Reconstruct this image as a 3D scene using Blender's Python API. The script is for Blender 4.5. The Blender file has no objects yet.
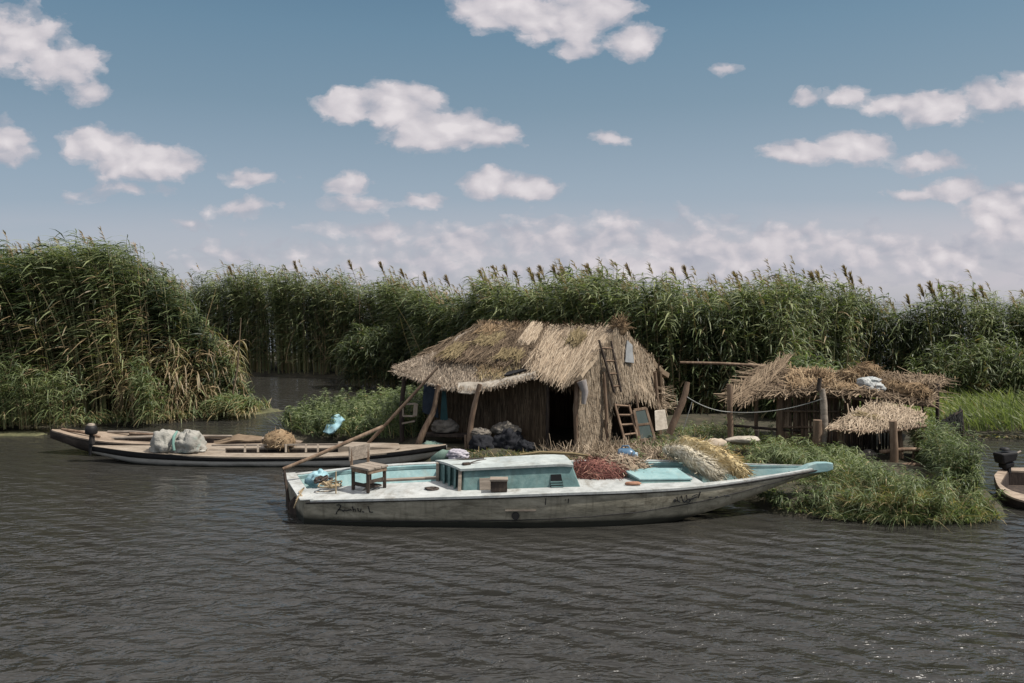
import bpy, math, random
import numpy as np
from mathutils import Vector, noise as mnoise

random.seed(7)
RNG = np.random.default_rng(7)
SC = bpy.context.scene
COL = SC.collection

# ------------------------------------------------------------------ camera
CAM_H = 3.4
FPX = 800.0
PITCH = math.atan(41.5 / FPX)
cam_data = bpy.data.cameras.new('camera')
cam_data.sensor_width = 36.0
cam_data.lens = FPX / 1024.0 * 36.0
cam_data.clip_end = 6000.0
cam = bpy.data.objects.new('camera', cam_data)
cam.location = (0, 0, CAM_H)
cam.rotation_euler = (math.pi / 2 - PITCH, 0, 0)
COL.objects.link(cam)
SC.camera = cam


def ray(px, py):
    x = (px - 512.0) / FPX
    y = -(py - 341.5) / FPX
    cp, sp = math.cos(PITCH), math.sin(PITCH)
    return Vector((x, cp + y * sp, -sp + y * cp))


def PY(px, py, Y):
    """surveyed point: direction (px,py) at depth Y metres"""
    d = ray(px, py)
    t = Y / d.y
    return Vector((d.x * t, Y, CAM_H + d.z * t))


def G(px, py, z=0.0):
    """surveyed point on the level z"""
    d = ray(px, py)
    t = (z - CAM_H) / d.z
    return Vector((d.x * t, d.y * t, z))


def lerp(a, b, t):
    return a + (b - a) * t


def crom(pts, n):
    """Catmull-Rom resample of a list of equal-length tuples"""
    P = np.array([list(p) for p in pts], float)
    P = np.vstack([2 * P[0] - P[1], P, 2 * P[-1] - P[-2]])
    m = len(P) - 3
    out = []
    for k in range(n):
        s = k / (n - 1) * m
        i = min(int(s), m - 1)
        t = s - i
        p0, p1, p2, p3 = P[i], P[i + 1], P[i + 2], P[i + 3]
        out.append(0.5 * (2 * p1 + (p2 - p0) * t + (2 * p0 - 5 * p1 + 4 * p2 - p3) * t * t
                          + (3 * p1 - p0 - 3 * p2 + p3) * t ** 3))
    return out


def poly_at(pl, u):
    """point at fraction u (by index) of a polyline"""
    s = u * (len(pl) - 1)
    i = min(int(s), len(pl) - 2)
    return pl[i].lerp(pl[i + 1], s - i)


# ------------------------------------------------------------------ mesh builder
class MB:
    def __init__(self):
        self.v, self.f, self.t, self.s = [], [], [], []
        self.rb = []

    def poly(self, pts, tint=.5, smooth=False):
        b = len(self.v)
        self.v += [tuple(p) for p in pts]
        self.f.append(tuple(range(b, b + len(pts))))
        self.t.append(tint); self.s.append(smooth)

    def grid(self, rows, tint=.5, smooth=True, close=False):
        """rows: list of equal-length point lists"""
        b = len(self.v)
        n = len(rows[0])
        for r in rows:
            self.v += [tuple(p) for p in r]
        for i in range(len(rows) - 1):
            for j in range(n if close else n - 1):
                k = (j + 1) % n
                self.f.append((b + i * n + j, b + i * n + k, b + (i + 1) * n + k, b + (i + 1) * n + j))
                self.t.append(tint if not callable(tint) else tint()); self.s.append(smooth)
        return b

    def hexa(self, p, tint=.5):
        """8 points: bottom ring 4, top ring 4"""
        b = len(self.v)
        self.v += [tuple(q) for q in p]
        for q in ((3, 2, 1, 0), (4, 5, 6, 7), (0, 1, 5, 4), (1, 2, 6, 5), (2, 3, 7, 6), (3, 0, 4, 7)):
            self.f.append(tuple(b + k for k in q)); self.t.append(tint); self.s.append(False)

    def box(self, c, size, rz=0.0, rx=0.0, ry=0.0, tint=.5):
        from mathutils import Euler
        M = Euler((rx, ry, rz)).to_matrix()
        c = Vector(c)
        a, b2, d = size[0] / 2, size[1] / 2, size[2] / 2
        pts = [Vector(q) for q in ((-a, -b2, -d), (a, -b2, -d), (a, b2, -d), (-a, b2, -d),
                                   (-a, -b2, d), (a, -b2, d), (a, b2, d), (-a, b2, d))]
        self.hexa([c + M @ q for q in pts], tint)

    def beam(self, a, b, w, h, up=(0, 0, 1), tint=.5):
        a, b = Vector(a), Vector(b)
        d = (b - a).normalized()
        s = d.cross(Vector(up)).normalized()
        u = s.cross(d)
        s, u = s * w / 2, u * h / 2
        self.hexa([a - s - u, a + s - u, b + s - u, b - s - u, a - s + u, a + s + u, b + s + u, b - s + u], tint)

    def tube(self, pts, rad, n=8, wob=0.0, tint=.5, cap=True):
        pts = [Vector(p) for p in pts]
        if not hasattr(rad, '__len__'):
            rad = [rad] * len(pts)
        rows = []
        ref = None
        for i, p in enumerate(pts):
            d = (pts[min(i + 1, len(pts) - 1)] - pts[max(i - 1, 0)])
            if d.length < 1e-9: d = Vector((0, 0, 1))
            d.normalize()
            if ref is None:
                ref = Vector((1, 0, 0)) if abs(d.x) < .8 else Vector((0, 1, 0))
            s = (ref - d * ref.dot(d)).normalized()
            ref = s
            u = d.cross(s)
            row = []
            for k in range(n):
                a = 2 * math.pi * k / n
                r = rad[i]
                if wob:
                    r *= 1 + wob * mnoise.noise((p.x * 9 + k * 1.7, p.y * 9, p.z * 6))
                row.append(p + s * (math.cos(a) * r) + u * (math.sin(a) * r))
            rows.append(row)
        self.grid(rows, tint, True, True)
        if cap:
            self.poly(rows[0][::-1], tint); self.poly(rows[-1], tint)

    def blob(self, c, r, amp=.2, freq=2.0, seed=0, floor=None, nu=26, nv=16, rz=0.0, fold=0.0, tint=.5):
        c = Vector(c)
        rows = []
        cz, sz = math.cos(rz), math.sin(rz)
        for i in range(nv + 1):
            th = math.pi * i / nv
            row = []
            for j in range(nu):
                ph = 2 * math.pi * j / nu
                d = Vector((math.sin(th) * math.cos(ph), math.sin(th) * math.sin(ph), math.cos(th)))
                q = d * freq + Vector((seed * 3.1, seed * 1.7, seed * .9))
                k = 1 + amp * mnoise.noise(q) + amp * .5 * mnoise.noise(q * 2.3)
                if fold:
                    k -= fold * max(0, 1 - abs(mnoise.noise(q * 1.1 + Vector((9, 2, 5)))) * 6)
                    qq = Vector((q.x * 2.6, q.y * 2.6, q.z * .9))
                    k -= fold * .55 * max(0, 1 - abs(mnoise.noise(qq + Vector((1, 7, 3)))) * 5)
                p = Vector((d.x * r[0] * k, d.y * r[1] * k, d.z * r[2] * k))
                p = Vector((p.x * cz - p.y * sz, p.x * sz + p.y * cz, p.z)) + c
                if floor is not None and p.z < floor:
                    p.z = floor + .01 * (p.z - floor)
                row.append(p)
            rows.append(row)
        self.grid(rows, tint, True, True)

    def ribbons(self, base, dirv, L, W, side, bend, prof, tint):
        base = np.asarray(base, float); dirv = np.asarray(dirv, float); bend = np.asarray(bend, float)
        side = np.asarray(side, float)
        N = len(base); K = len(prof)
        t = np.linspace(0, 1, K)
        L = np.broadcast_to(np.asarray(L, float), (N,)); W = np.broadcast_to(np.asarray(W, float), (N,))
        pts = base[:, None] + dirv[:, None] * (L[:, None] * t)[..., None] + bend[:, None] * (L[:, None] * t * t)[..., None]
        hw = (W[:, None] * np.asarray(prof) * .5)[..., None] * side[:, None]
        V = np.stack([pts - hw, pts + hw], 2).reshape(-1, 3)
        b = (np.arange(N) * K * 2)[:, None] + (np.arange(K - 1) * 2)[None]
        F = np.stack([b, b + 1, b + 3, b + 2], -1).reshape(-1, 4)
        T = np.repeat(np.broadcast_to(np.asarray(tint, float), (N,)), K - 1)
        self.rb.append((V, F, T))

    def build(self, name, mat, parent=None, origin=None, bevel=0.0, smooth_ribbon=False):
        nv = len(self.v)
        V = [np.array(self.v, float).reshape(-1, 3)]
        sizes = [np.array([len(f) for f in self.f], int)]
        loops = [np.array([i for f in self.f for i in f], int)]
        T = [np.array(self.t, float)]
        S = [np.array(self.s, bool)]
        off = nv
        for (v, f, t) in self.rb:
            V.append(v); loops.append((f + off).reshape(-1)); sizes.append(np.full(len(f), 4, int))
            T.append(t); S.append(np.full(len(f), smooth_ribbon)); off += len(v)
        V = np.vstack(V); sizes = np.concatenate(sizes); loops = np.concatenate(loops)
        T = np.concatenate(T); S = np.concatenate(S)
        if parent is not None:
            o3 = np.array(WL[parent.name])
        elif origin is not None:
            o3 = np.array(origin, float)
        else:
            o3 = np.array([(V[:, 0].min() + V[:, 0].max()) / 2, (V[:, 1].min() + V[:, 1].max()) / 2, V[:, 2].min()])
        V = V - o3
        me = bpy.data.meshes.new(name)
        me.vertices.add(len(V)); me.vertices.foreach_set('co', V.reshape(-1))
        me.loops.add(len(loops)); me.loops.foreach_set('vertex_index', loops)
        me.polygons.add(len(sizes))
        me.polygons.foreach_set('loop_start', np.concatenate([[0], np.cumsum(sizes)[:-1]]))
        me.polygons.foreach_set('loop_total', sizes)
        me.polygons.foreach_set('use_smooth', S)
        at = me.attributes.new('tint', 'FLOAT', 'FACE')
        at.data.foreach_set('value', T)
        me.update(calc_edges=True); me.validate()
        me.materials.append(mat)
        o = bpy.data.objects.new(name, me)
        COL.objects.link(o)
        if parent is not None:
            o.parent = parent
            WL[o.name] = WL[parent.name]
        else:
            o.location = o3
            WL[o.name] = tuple(o3)
        if bevel:
            m = o.modifiers.new('bevel', 'BEVEL'); m.width = bevel; m.segments = 2; m.limit_method = 'ANGLE'
        return o


WL = {}


def tag(o, label=None, cat=None, group=None, kind=None):
    if label: o['label'] = label
    if cat: o['category'] = cat
    if group: o['group'] = group
    if kind: o['kind'] = kind
    return o


def thing(name, loc, label, cat, group=None):
    o = bpy.data.objects.new(name, None)
    o.empty_display_size = .2
    o.location = loc
    COL.objects.link(o)
    WL[o.name] = tuple(loc)
    return tag(o, label, cat, group)


# ------------------------------------------------------------------ materials
DES = .16


def lin(r, g, b):
    f = lambda c: (c / 12.92 if c <= .04045 else ((c + .055) / 1.055) ** 2.4)
    r, g, b = f(r / 255), f(g / 255), f(b / 255)
    y = .3 * r + .55 * g + .15 * b
    return (r + (y - r) * DES, g + (y - g) * DES, b + (y - b) * DES, 1)


def ramp(nt, fac, cols, pos=None, interp='LINEAR'):
    r = nt.nodes.new('ShaderNodeValToRGB')
    r.color_ramp.interpolation = interp
    n = len(cols)
    pos = pos or [i / (n - 1) for i in range(n)]
    while len(r.color_ramp.elements) < n:
        r.color_ramp.elements.new(.5)
    for e, c, p in zip(r.color_ramp.elements, cols, pos):
        e.position = p
        e.color = c if len(c) == 4 else (*c, 1)
    nt.links.new(fac, r.inputs['Fac'])
    return r.outputs['Color']


def noise(nt, vec, scale, detail=6, rough=.6, dist=0.0):
    n = nt.nodes.new('ShaderNodeTexNoise')
    n.inputs['Scale'].default_value = scale
    n.inputs['Detail'].default_value = detail
    n.inputs['Roughness'].default_value = rough
    n.inputs['Distortion'].default_value = dist
    nt.links.new(vec, n.inputs['Vector'])
    return n.outputs['Fac']


def mapping(nt, scale=(1, 1, 1), coord='Object'):
    tc = nt.nodes.new('ShaderNodeTexCoord')
    m = nt.nodes.new('ShaderNodeMapping')
    m.inputs['Scale'].default_value = scale
    nt.links.new(tc.outputs[coord], m.inputs['Vector'])
    return m.outputs['Vector']


def mathn(nt, op, a, b=None, clamp=False):
    n = nt.nodes.new('ShaderNodeMath'); n.operation = op; n.use_clamp = clamp
    for i, x in enumerate((a, b)):
        if x is None: continue
        if isinstance(x, (int, float)): n.inputs[i].default_value = x
        else: nt.links.new(x, n.inputs[i])
    return n.outputs[0]


def mixc(nt, fac, a, b, mode='MIX'):
    n = nt.nodes.new('ShaderNodeMix'); n.data_type = 'RGBA'; n.blend_type = mode
    for s, x in ((n.inputs[0], fac), (n.inputs[6], a), (n.inputs[7], b)):
        if isinstance(x, (int, float)): s.default_value = x
        elif isinstance(x, tuple): s.default_value = x if len(x) == 4 else (*x, 1)
        else: nt.links.new(x, s)
    return n.outputs[2]


def newmat(name):
    m = bpy.data.materials.new(name); m.use_nodes = True
    nt = m.node_tree
    return m, nt, nt.nodes['Principled BSDF']


def surf(name, cols, scale=5, stretch=(1, 1, 1), rough=.85, bump=.4, bscale=None, spec=.3, pos=None,
         dirt=None, dirt_amt=.5, dirt_scale=2.0, dist=.01, attr=False):
    """noise-mottled surface; dirt = colour of stains in blotches with a shape of their own"""
    m, nt, b = newmat(name)
    v = mapping(nt, stretch)
    f = noise(nt, v, scale, 8, .65, .3)
    f = mathn(nt, 'MULTIPLY_ADD', f, 1.7); f.node.inputs[2].default_value = -.35
    if attr:
        a = nt.nodes.new('ShaderNodeAttribute'); a.attribute_name = 'tint'
        f = mathn(nt, 'ADD', mathn(nt, 'MULTIPLY', f, .35), mathn(nt, 'MULTIPLY', a.outputs['Fac'], .75))
    c = ramp(nt, f, cols, pos)
    if dirt:
        d = noise(nt, v, dirt_scale, 9, .72, .6)
        d = ramp(nt, d, [(0, 0, 0), (1, 1, 1)], [.62 - dirt_amt * .35, .78 - dirt_amt * .2])
        c = mixc(nt, d, c, dirt)
    nt.links.new(c, b.inputs['Base Color'])
    b.inputs['Roughness'].default_value = rough
    b.inputs['Specular IOR Level'].default_value = spec
    if bump:
        bn = nt.nodes.new('ShaderNodeBump')
        bn.inputs['Strength'].default_value = bump
        bn.inputs['Distance'].default_value = dist
        nt.links.new(noise(nt, v, bscale or scale * 3, 8, .7), bn.inputs['Height'])
        nt.links.new(bn.outputs['Normal'], b.inputs['Normal'])
    return m


def leafmat(name, cols, pos=None, trans=.35, rough=.5, spec=.35):
    m, nt, b = newmat(name)
    a = nt.nodes.new('ShaderNodeAttribute'); a.attribute_name = 'tint'
    c = ramp(nt, a.outputs['Fac'], cols, pos)
    v = mapping(nt)
    n = noise(nt, v, .9, 3, .5)
    c = mixc(nt, .55, c, ramp(nt, n, [(.55, .6, .55), (1.25, 1.2, 1.05)], [.3, .7]), 'MULTIPLY')
    nt.links.new(c, b.inputs['Base Color'])
    b.inputs['Roughness'].default_value = rough
    b.inputs['Specular IOR Level'].default_value = spec
    tr = nt.nodes.new('ShaderNodeBsdfTranslucent')
    nt.links.new(mixc(nt, 1.0, c, (1.0, 1.15, .55), 'MULTIPLY'), tr.inputs['Color'])
    mx = nt.nodes.new('ShaderNodeMixShader'); mx.inputs[0].default_value = trans
    nt.links.new(b.outputs[0], mx.inputs[1]); nt.links.new(tr.outputs[0], mx.inputs[2])
    nt.links.new(mx.outputs[0], nt.nodes['Material Output'].inputs['Surface'])
    return m


# ------------------------------------------------------------------ vegetation
def unit(a):
    return a / np.maximum(np.linalg.norm(a, axis=-1, keepdims=True), 1e-9)


def stems(mb, base, H, lean, nleaf, leafL, leafW, wind=(-.6, -.1, 0), t0=.2, stemW=.02, up=.55, droop=.55,
          tint=(.3, .2), dry=.0, stem_tint=.75, spread=1.0, prof=(.5, 1, .75, .12), tdry=.35, clump=None):
    """upright plants: a stem ribbon with arching leaves; every number is per plant"""
    base = np.asarray(base, float); N = len(base)
    H = np.broadcast_to(np.asarray(H, float), (N,)); lean = np.asarray(lean, float)
    upv = np.tile([0, 0, 1.0], (N, 1))
    a = RNG.uniform(0, 2 * np.pi, N)
    side = np.stack([np.cos(a), np.sin(a) * .4, a * 0], 1)
    st = np.clip(stem_tint + RNG.normal(0, .08, N), 0, 1)
    mb.ribbons(base, upv, H, stemW, unit(side), lean - np.stack([a * 0, a * 0, .25 * (lean ** 2).sum(1)], 1), (1, .9, .7, .5, .3), st)
    M = N * nleaf
    idx = np.repeat(np.arange(N), nleaf)
    t = t0 + (1 - t0) * RNG.uniform(0, 1, M) ** .8
    p = base[idx] + upv[idx] * (H[idx] * t)[:, None] + (lean[idx] - np.stack([np.zeros(M), np.zeros(M), .25 * (lean[idx] ** 2).sum(1)], 1)) * (H[idx] * t * t)[:, None]
    az = RNG.uniform(0, 2 * np.pi, M)
    out = np.stack([np.cos(az), np.sin(az), az * 0], 1) * spread + np.asarray(wind)[None] * RNG.uniform(.4, 1.3, M)[:, None]
    out = unit(out)
    d = unit(out + np.stack([az * 0, az * 0, up + RNG.normal(0, .25, M)], 1))
    sd = unit(np.cross(d, np.tile([0, 0, 1.0], (M, 1)) + RNG.normal(0, .35, (M, 3))))
    L = leafL * RNG.uniform(.55, 1.25, M)
    bend = np.stack([wind[0] * .25 * np.ones(M), wind[1] * .25 * np.ones(M), -droop * RNG.uniform(.5, 1.4, M)], 1)
    tt = tint[0] + RNG.normal(0, tint[1], M)
    if clump is not None:
        tt = tt + clump[idx]
    isdry = RNG.uniform(0, 1, M) < dry * np.clip(1.35 - t / max(tdry, 1e-3) * .5, 0, 1)
    tt = np.where(isdry, .82 + RNG.normal(0, .08, M), np.clip(tt, 0, .62))
    mb.ribbons(p, d, L, leafW * RNG.uniform(.7, 1.2, M), sd, bend, prof, np.clip(tt, 0, 1))


def tufts(mb, base, H, W=.016, lean=.5, droop=.5, wind=(-.25, 0, 0), tint=(.35, .15), dry=.1):
    base = np.asarray(base, float); N = len(base)
    az = RNG.uniform(0, 2 * np.pi, N)
    out = np.stack([np.cos(az), np.sin(az), az * 0], 1) * (lean * RNG.uniform(.2, 1, N))[:, None] + np.asarray(wind)[None]
    d = unit(out + np.array([0, 0, 1.0]))
    sd = unit(np.cross(d, RNG.normal(0, 1, (N, 3))))
    bend = out * .5 + np.stack([az * 0, az * 0, -droop * RNG.uniform(.3, 1.2, N)], 1)
    tt = np.clip(tint[0] + RNG.normal(0, tint[1], N), 0, .62)
    tt = np.where(RNG.uniform(0, 1, N) < dry, .85 + RNG.normal(0, .07, N), tt)
    mb.ribbons(base, d, np.asarray(H) * RNG.uniform(.5, 1.2, N), W, sd, bend, (.8, 1, .7, .1), np.clip(tt, 0, 1))


def straws(mb, top, bot, n, L, W=.018, lift=.03, jit=.12, tint=(.5, .2), v0=0., v1=1., along='v', rim=0.0, u0=0., u1=1.):
    """reed stalks lying on a sheet spanned by two polylines"""
    top = [Vector(p) for p in top]; bot = [Vector(p) for p in bot]
    B, D, S = [], [], []
    for _ in range(n):
        u = random.uniform(u0, u1); v = random.uniform(v0, v1)
        a, b = poly_at(top, u), poly_at(bot, u)
        p = a.lerp(b, v)
        e = .02
        tu = (poly_at(top, min(u + e, 1)).lerp(poly_at(bot, min(u + e, 1)), v) - poly_at(top, max(u - e, 0)).lerp(poly_at(bot, max(u - e, 0)), v)).normalized()
        tv = (b - a).normalized()
        nn = tu.cross(tv).normalized()
        if nn.z < 0 or (abs(nn.z) < .2 and nn.y > 0): nn = -nn
        d = tv if along == 'v' else tu
        o = tu if along == 'v' else tv
        d = (d + o * random.gauss(0, jit) + nn * random.gauss(0, jit * .35)).normalized()
        B.append(p + nn * random.uniform(.2, 1) * lift - d * L * .5); D.append(d)
        S.append((o * math.cos(q := random.uniform(-.6, .6)) + nn * math.sin(q)).normalized())
    N = len(B)
    mb.ribbons(np.array(B), np.array(D), L * RNG.uniform(.5, 1.2, N), W * RNG.uniform(.6, 1.3, N), np.array(S),
               RNG.normal(0, .03, (N, 3)) + np.array([0, 0, -.04]), (.8, 1, 1, .6), np.clip(tint[0] + RNG.normal(0, tint[1], N), 0, 1))


def sheet(mb, top, bot, thick=.06, nu=24, nv=10, bump=.03, seed=0.0, sag=0.0, tint=.5):
    """thick uneven mat between two polylines"""
    top = [Vector(p) for p in top]; bot = [Vector(p) for p in bot]
    A = [[None] * (nu + 1) for _ in range(nv + 1)]
    for i in range(nv + 1):
        for j in range(nu + 1):
            u, v = j / nu, i / nv
            p = poly_at(top, u).lerp(poly_at(bot, u), v)
            A[i][j] = p
    Nn = [[None] * (nu + 1) for _ in range(nv + 1)]
    for i in range(nv + 1):
        for j in range(nu + 1):
            du = A[i][min(j + 1, nu)] - A[i][max(j - 1, 0)]
            dv = A[min(i + 1, nv)][j] - A[max(i - 1, 0)][j]
            n = du.cross(dv)
            n = n.normalized() if n.length > 1e-9 else Vector((0, 0, 1))
            if n.z < 0 or (abs(n.z) < .2 and n.y > 0): n = -n
            Nn[i][j] = n
    up, dn = [], []
    for i in range(nv + 1):
        ru, rd = [], []
        for j in range(nu + 1):
            p = A[i][j]
            k = mnoise.noise((p.x * 2.2 + seed, p.y * 2.2, p.z * 2.2)) * bump + mnoise.noise((p.x * 7 + seed, p.y * 7, p.z * 7)) * bump * .5
            s = -sag * math.sin(math.pi * j / nu) * math.sin(math.pi * i / nv)
            ru.append(p + Nn[i][j] * k + Vector((0, 0, s)))
            rd.append(p + Nn[i][j] * (k - thick) + Vector((0, 0, s)))
        up.append(ru); dn.append(rd)
    mb.grid(up, tint, True); mb.grid([r[::-1] for r in dn], tint, True)
    edge_u = up[0] + [r[-1] for r in up[1:]] + up[-1][::-1][1:] + [r[0] for r in up[::-1][1:-1]]
    edge_d = dn[0] + [r[-1] for r in dn[1:]] + dn[-1][::-1][1:] + [r[0] for r in dn[::-1][1:-1]]
    mb.grid([edge_u, edge_d], tint, False, True)


def fuzz(mb, c, r, n, L, W=.012, tint=(.5, .2), floor=None, droop=.3, flow=(0, 0, 0), rz=0.0):
    """heap of loose strands"""
    d = unit(RNG.normal(0, 1, (n, 3))); d[:, 2] = np.abs(d[:, 2])
    k = RNG.uniform(.45, 1, n)[:, None]
    q = d * np.asarray(r) * k
    cz, sz = math.cos(rz), math.sin(rz)
    q = np.stack([q[:, 0] * cz - q[:, 1] * sz, q[:, 0] * sz + q[:, 1] * cz, q[:, 2]], 1)
    p = np.asarray(c) + q
    dr = unit(np.cross(d, RNG.normal(0, 1, (n, 3))) + np.asarray(flow) + d * .25)
    sd = unit(np.cross(dr, d + RNG.normal(0, .3, (n, 3))))
    p = p - dr * L * .4
    if floor is not None: p[:, 2] = np.maximum(p[:, 2], floor + .01)
    mb.ribbons(p, dr, L * RNG.uniform(.5, 1.3, n), W, sd, RNG.normal(0, .25, (n, 3)) + np.array([0, 0, -droop * .5]), (.7, 1, 1, .6),
               np.clip(tint[0] + RNG.normal(0, tint[1], n), 0, 1))
# ------------------------------------------------------------------ look
EXPOSURE = 0.12
SKY_GRADE_P = [0.0, .06, .14, .23, .31, .38, .8]
K_ = 10.0
def _s(r, g, b):
    global DES
    DES = 0; c = lin(r, g, b); DES = .16; return (c[0] * K_, c[1] * K_, c[2] * K_, 1)
SKY_GRADE_C = [_s(178, 177, 186), _s(172, 174, 184), _s(154, 165, 176), _s(127, 147, 160), _s(110, 137, 154), _s(91, 122, 143), _s(54, 86, 116)]
SKY_MUL = (.80, .92, .98)
CLOUD_LOW = _s(192, 187, 194)
CLOUD_C = [_s(166, 168, 179), _s(199, 194, 199), _s(222, 216, 218)]
CLOUD_FILL = _s(214, 212, 217)  # colour of the added overhead cloud that lightens the water
WATER_COL = lin(51, 50, 46)
WATER_BUMP = .16
# clouds: direction of the centre, half sizes, weight
CLOUDS = [(20, 38, 50, 30, 1), (58, 62, 52, 24, 1), (92, 90, 26, 16, .9), (4, 142, 30, 24, 1), (100, 142, 44, 20, 1.2), (140, 162, 54, 20, 1.2), (178, 160, 22, 18, 1),
          (128, 190, 40, 8, .5), (258, 176, 34, 10, .7), (245, 207, 52, 9, .55), (80, 196, 34, 9, .4), (190, 222, 26, 7, .5),
          (352, 102, 36, 18, 1.3), (400, 104, 44, 24, 1.4), (445, 128, 56, 24, 1.4), (492, 136, 34, 17, 1.2),
          (350, 184, 22, 14, .9), (422, 201, 28, 10, .9), (360, 205, 44, 10, .6), (488, 184, 34, 15, 1.2), (525, 188, 38, 13, 1.2), (610, 137, 24, 9, .9),
          (500, 10, 46, 26, 1.2), (555, 18, 60, 26, 1.2), (600, 8, 40, 22, 1.2), (634, 40, 28, 17, 1.1), (578, 50, 26, 14, .9), (720, 65, 14, 5, .5),
          (806, 99, 22, 9, .8), (850, 98, 32, 10, .7), (893, 104, 30, 13, .9), (935, 108, 46, 20, 1.1), (985, 98, 34, 16, 1.0), (1020, 90, 30, 18, 1.1),
          (800, 155, 42, 13, 1.1), (855, 147, 38, 18, 1.2), (925, 160, 42, 10, .9), (960, 188, 42, 14, 1), (1005, 205, 44, 24, 1.1), (910, 192, 24, 8, .7), (1030, 230, 60, 24, .8),
          (470, 246, 120, 26, .55), (570, 243, 140, 30, .62), (680, 246, 140, 30, .62), (780, 250, 130, 28, .62), (870, 256, 110, 24, .6), (960, 258, 100, 26, .6), (640, 270, 280, 24, .6), (300, 255, 140, 16, .35), (420, 260, 120, 11, .5), (250, 252, 80, 7, .35), (370, 232, 70, 9, .5), (1120, 60, 60, 30, 1), (1180, 180, 80, 24, 1), (-80, 90, 60, 24, 1), (-140, 190, 70, 16, .8)]
# ------------------------------------------------------------------ light and sky
SUN_EL, SUN_AZ = math.radians(57), math.radians(-12)      # azimuth from +X, anticlockwise
sdir = Vector((math.cos(SUN_EL) * math.cos(SUN_AZ), math.cos(SUN_EL) * math.sin(SUN_AZ), math.sin(SUN_EL)))
sun_data = bpy.data.lights.new('sun', 'SUN')
sun_data.energy = 5.0
sun_data.angle = math.radians(.5)
sun_data.color = (1.0, .94, .86)
sun = bpy.data.objects.new('sun', sun_data)
sun.rotation_euler = (-sdir).to_track_quat('-Z', 'Y').to_euler()
sun.location = (20, -10, 40)
COL.objects.link(sun)

world = bpy.data.worlds.new('World')
SC.world = world
world.use_nodes = True
nt = world.node_tree
bg = nt.nodes['Background']
sky = nt.nodes.new('ShaderNodeTexSky')
sky.sky_type = 'NISHITA'
sky.sun_disc = False
sky.sun_elevation = SUN_EL
sky.sun_rotation = math.pi / 2 - SUN_AZ
sky.air_density = 1.0; sky.dust_density = .6; sky.ozone_density = 2.0
bg.inputs['Strength'].default_value = .1
tc = nt.nodes.new('ShaderNodeTexCoord')
sep = nt.nodes.new('ShaderNodeSeparateXYZ')
nt.links.new(tc.outputs['Generated'], sep.inputs[0])
ay = mathn(nt, 'MAXIMUM', mathn(nt, 'ABSOLUTE', sep.outputs[1]), .02)
U = mathn(nt, 'DIVIDE', sep.outputs[0], ay)
Vv = mathn(nt, 'DIVIDE', sep.outputs[2], ay)
elev = mathn(nt, 'MAXIMUM', sep.outputs[2], 0.0)
# the sky grades from a pale lilac-grey at the horizon to a slate blue higher up
grade = ramp(nt, elev, SKY_GRADE_C, SKY_GRADE_P)
grade = mixc(nt, 1.0, grade, ramp(nt, mathn(nt, 'ADD', mathn(nt, 'MULTIPLY', U, .7), .5), [(.84, .90, .94), (1.04, 1.03, 1.02)]), 'MULTIPLY')
sky_c = mixc(nt, .82, mixc(nt, 1.0, sky.outputs[0], SKY_MUL, 'MULTIPLY'), grade)
comb = nt.nodes.new('ShaderNodeCombineXYZ')
nt.links.new(U, comb.inputs[0]); nt.links.new(Vv, comb.inputs[1])
uv = comb.outputs[0]


def vmath(op, a, b=None):
    n = nt.nodes.new('ShaderNodeVectorMath'); n.operation = op
    for i, x in enumerate((a, b)):
        if x is None: continue
        if isinstance(x, tuple): n.inputs[i].default_value = x
        else: nt.links.new(x, n.inputs[i])
    return n


# billows: two noise fields bend the outline of each cloud
nz = nt.nodes.new('ShaderNodeTexNoise')
nz.inputs['Scale'].default_value = 9; nz.inputs['Detail'].default_value = 5; nz.inputs['Roughness'].default_value = .6
nt.links.new(vmath('MULTIPLY', uv, (1, 1.5, 1)).outputs[0], nz.inputs['Vector'])
warp = vmath('MULTIPLY', vmath('SUBTRACT', nz.outputs['Color'], (.5, .5, .5)).outputs[0], (.055, .035, 0)).outputs[0]
uvw = vmath('ADD', uv, warp).outputs[0]


def cloud_field(vec):
    field = None
    for (cx, cy, rx, ry, w) in CLOUDS:
        d = ray(cx, cy)
        c = (d.x / d.y, d.z / d.y, 0)
        q = vmath('MULTIPLY', vmath('SUBTRACT', vec, c).outputs[0], (FPX / rx, FPX / ry, 0)).outputs[0]
        ln = vmath('LENGTH', q).outputs['Value']
        s = mathn(nt, 'MULTIPLY', mathn(nt, 'SUBTRACT', 1.15, ln), w)
        if field is None: field = s
        else:
            m = nt.nodes.new('ShaderNodeMath'); m.operation = 'SMOOTH_MAX'
            nt.links.new(field, m.inputs[0]); nt.links.new(s, m.inputs[1]); m.inputs[2].default_value = .15
            field = m.outputs[0]
    return field


def billow(off):
    tot = None
    for sc, w in ((20, .6), (46, .4)):
        vo = nt.nodes.new('ShaderNodeTexVoronoi'); vo.feature = 'SMOOTH_F1'; vo.inputs['Scale'].default_value = sc; vo.inputs['Smoothness'].default_value = .45
        nt.links.new(vmath('ADD', vmath('MULTIPLY', uvw, (1, 1.25, 1)).outputs[0], off).outputs[0], vo.inputs['Vector'])
        s = mathn(nt, 'MULTIPLY', vo.outputs['Distance'], -w)
        tot = s if tot is None else mathn(nt, 'ADD', tot, s)
    return tot
b0, b1_ = billow((0, 0, 0)), billow((.006, .010, 0))
fld = cloud_field(uvw)
fine = noise(nt, vmath('MULTIPLY', uvw, (1, 1.7, 1)).outputs[0], 26, 7, .62)
dens = mathn(nt, 'ADD', fld, mathn(nt, 'MULTIPLY', mathn(nt, 'SUBTRACT', fine, .5), 1.5))
dens = mathn(nt, 'ADD', dens, mathn(nt, 'MULTIPLY', mathn(nt, 'ADD', b0, .42), .6))
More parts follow.
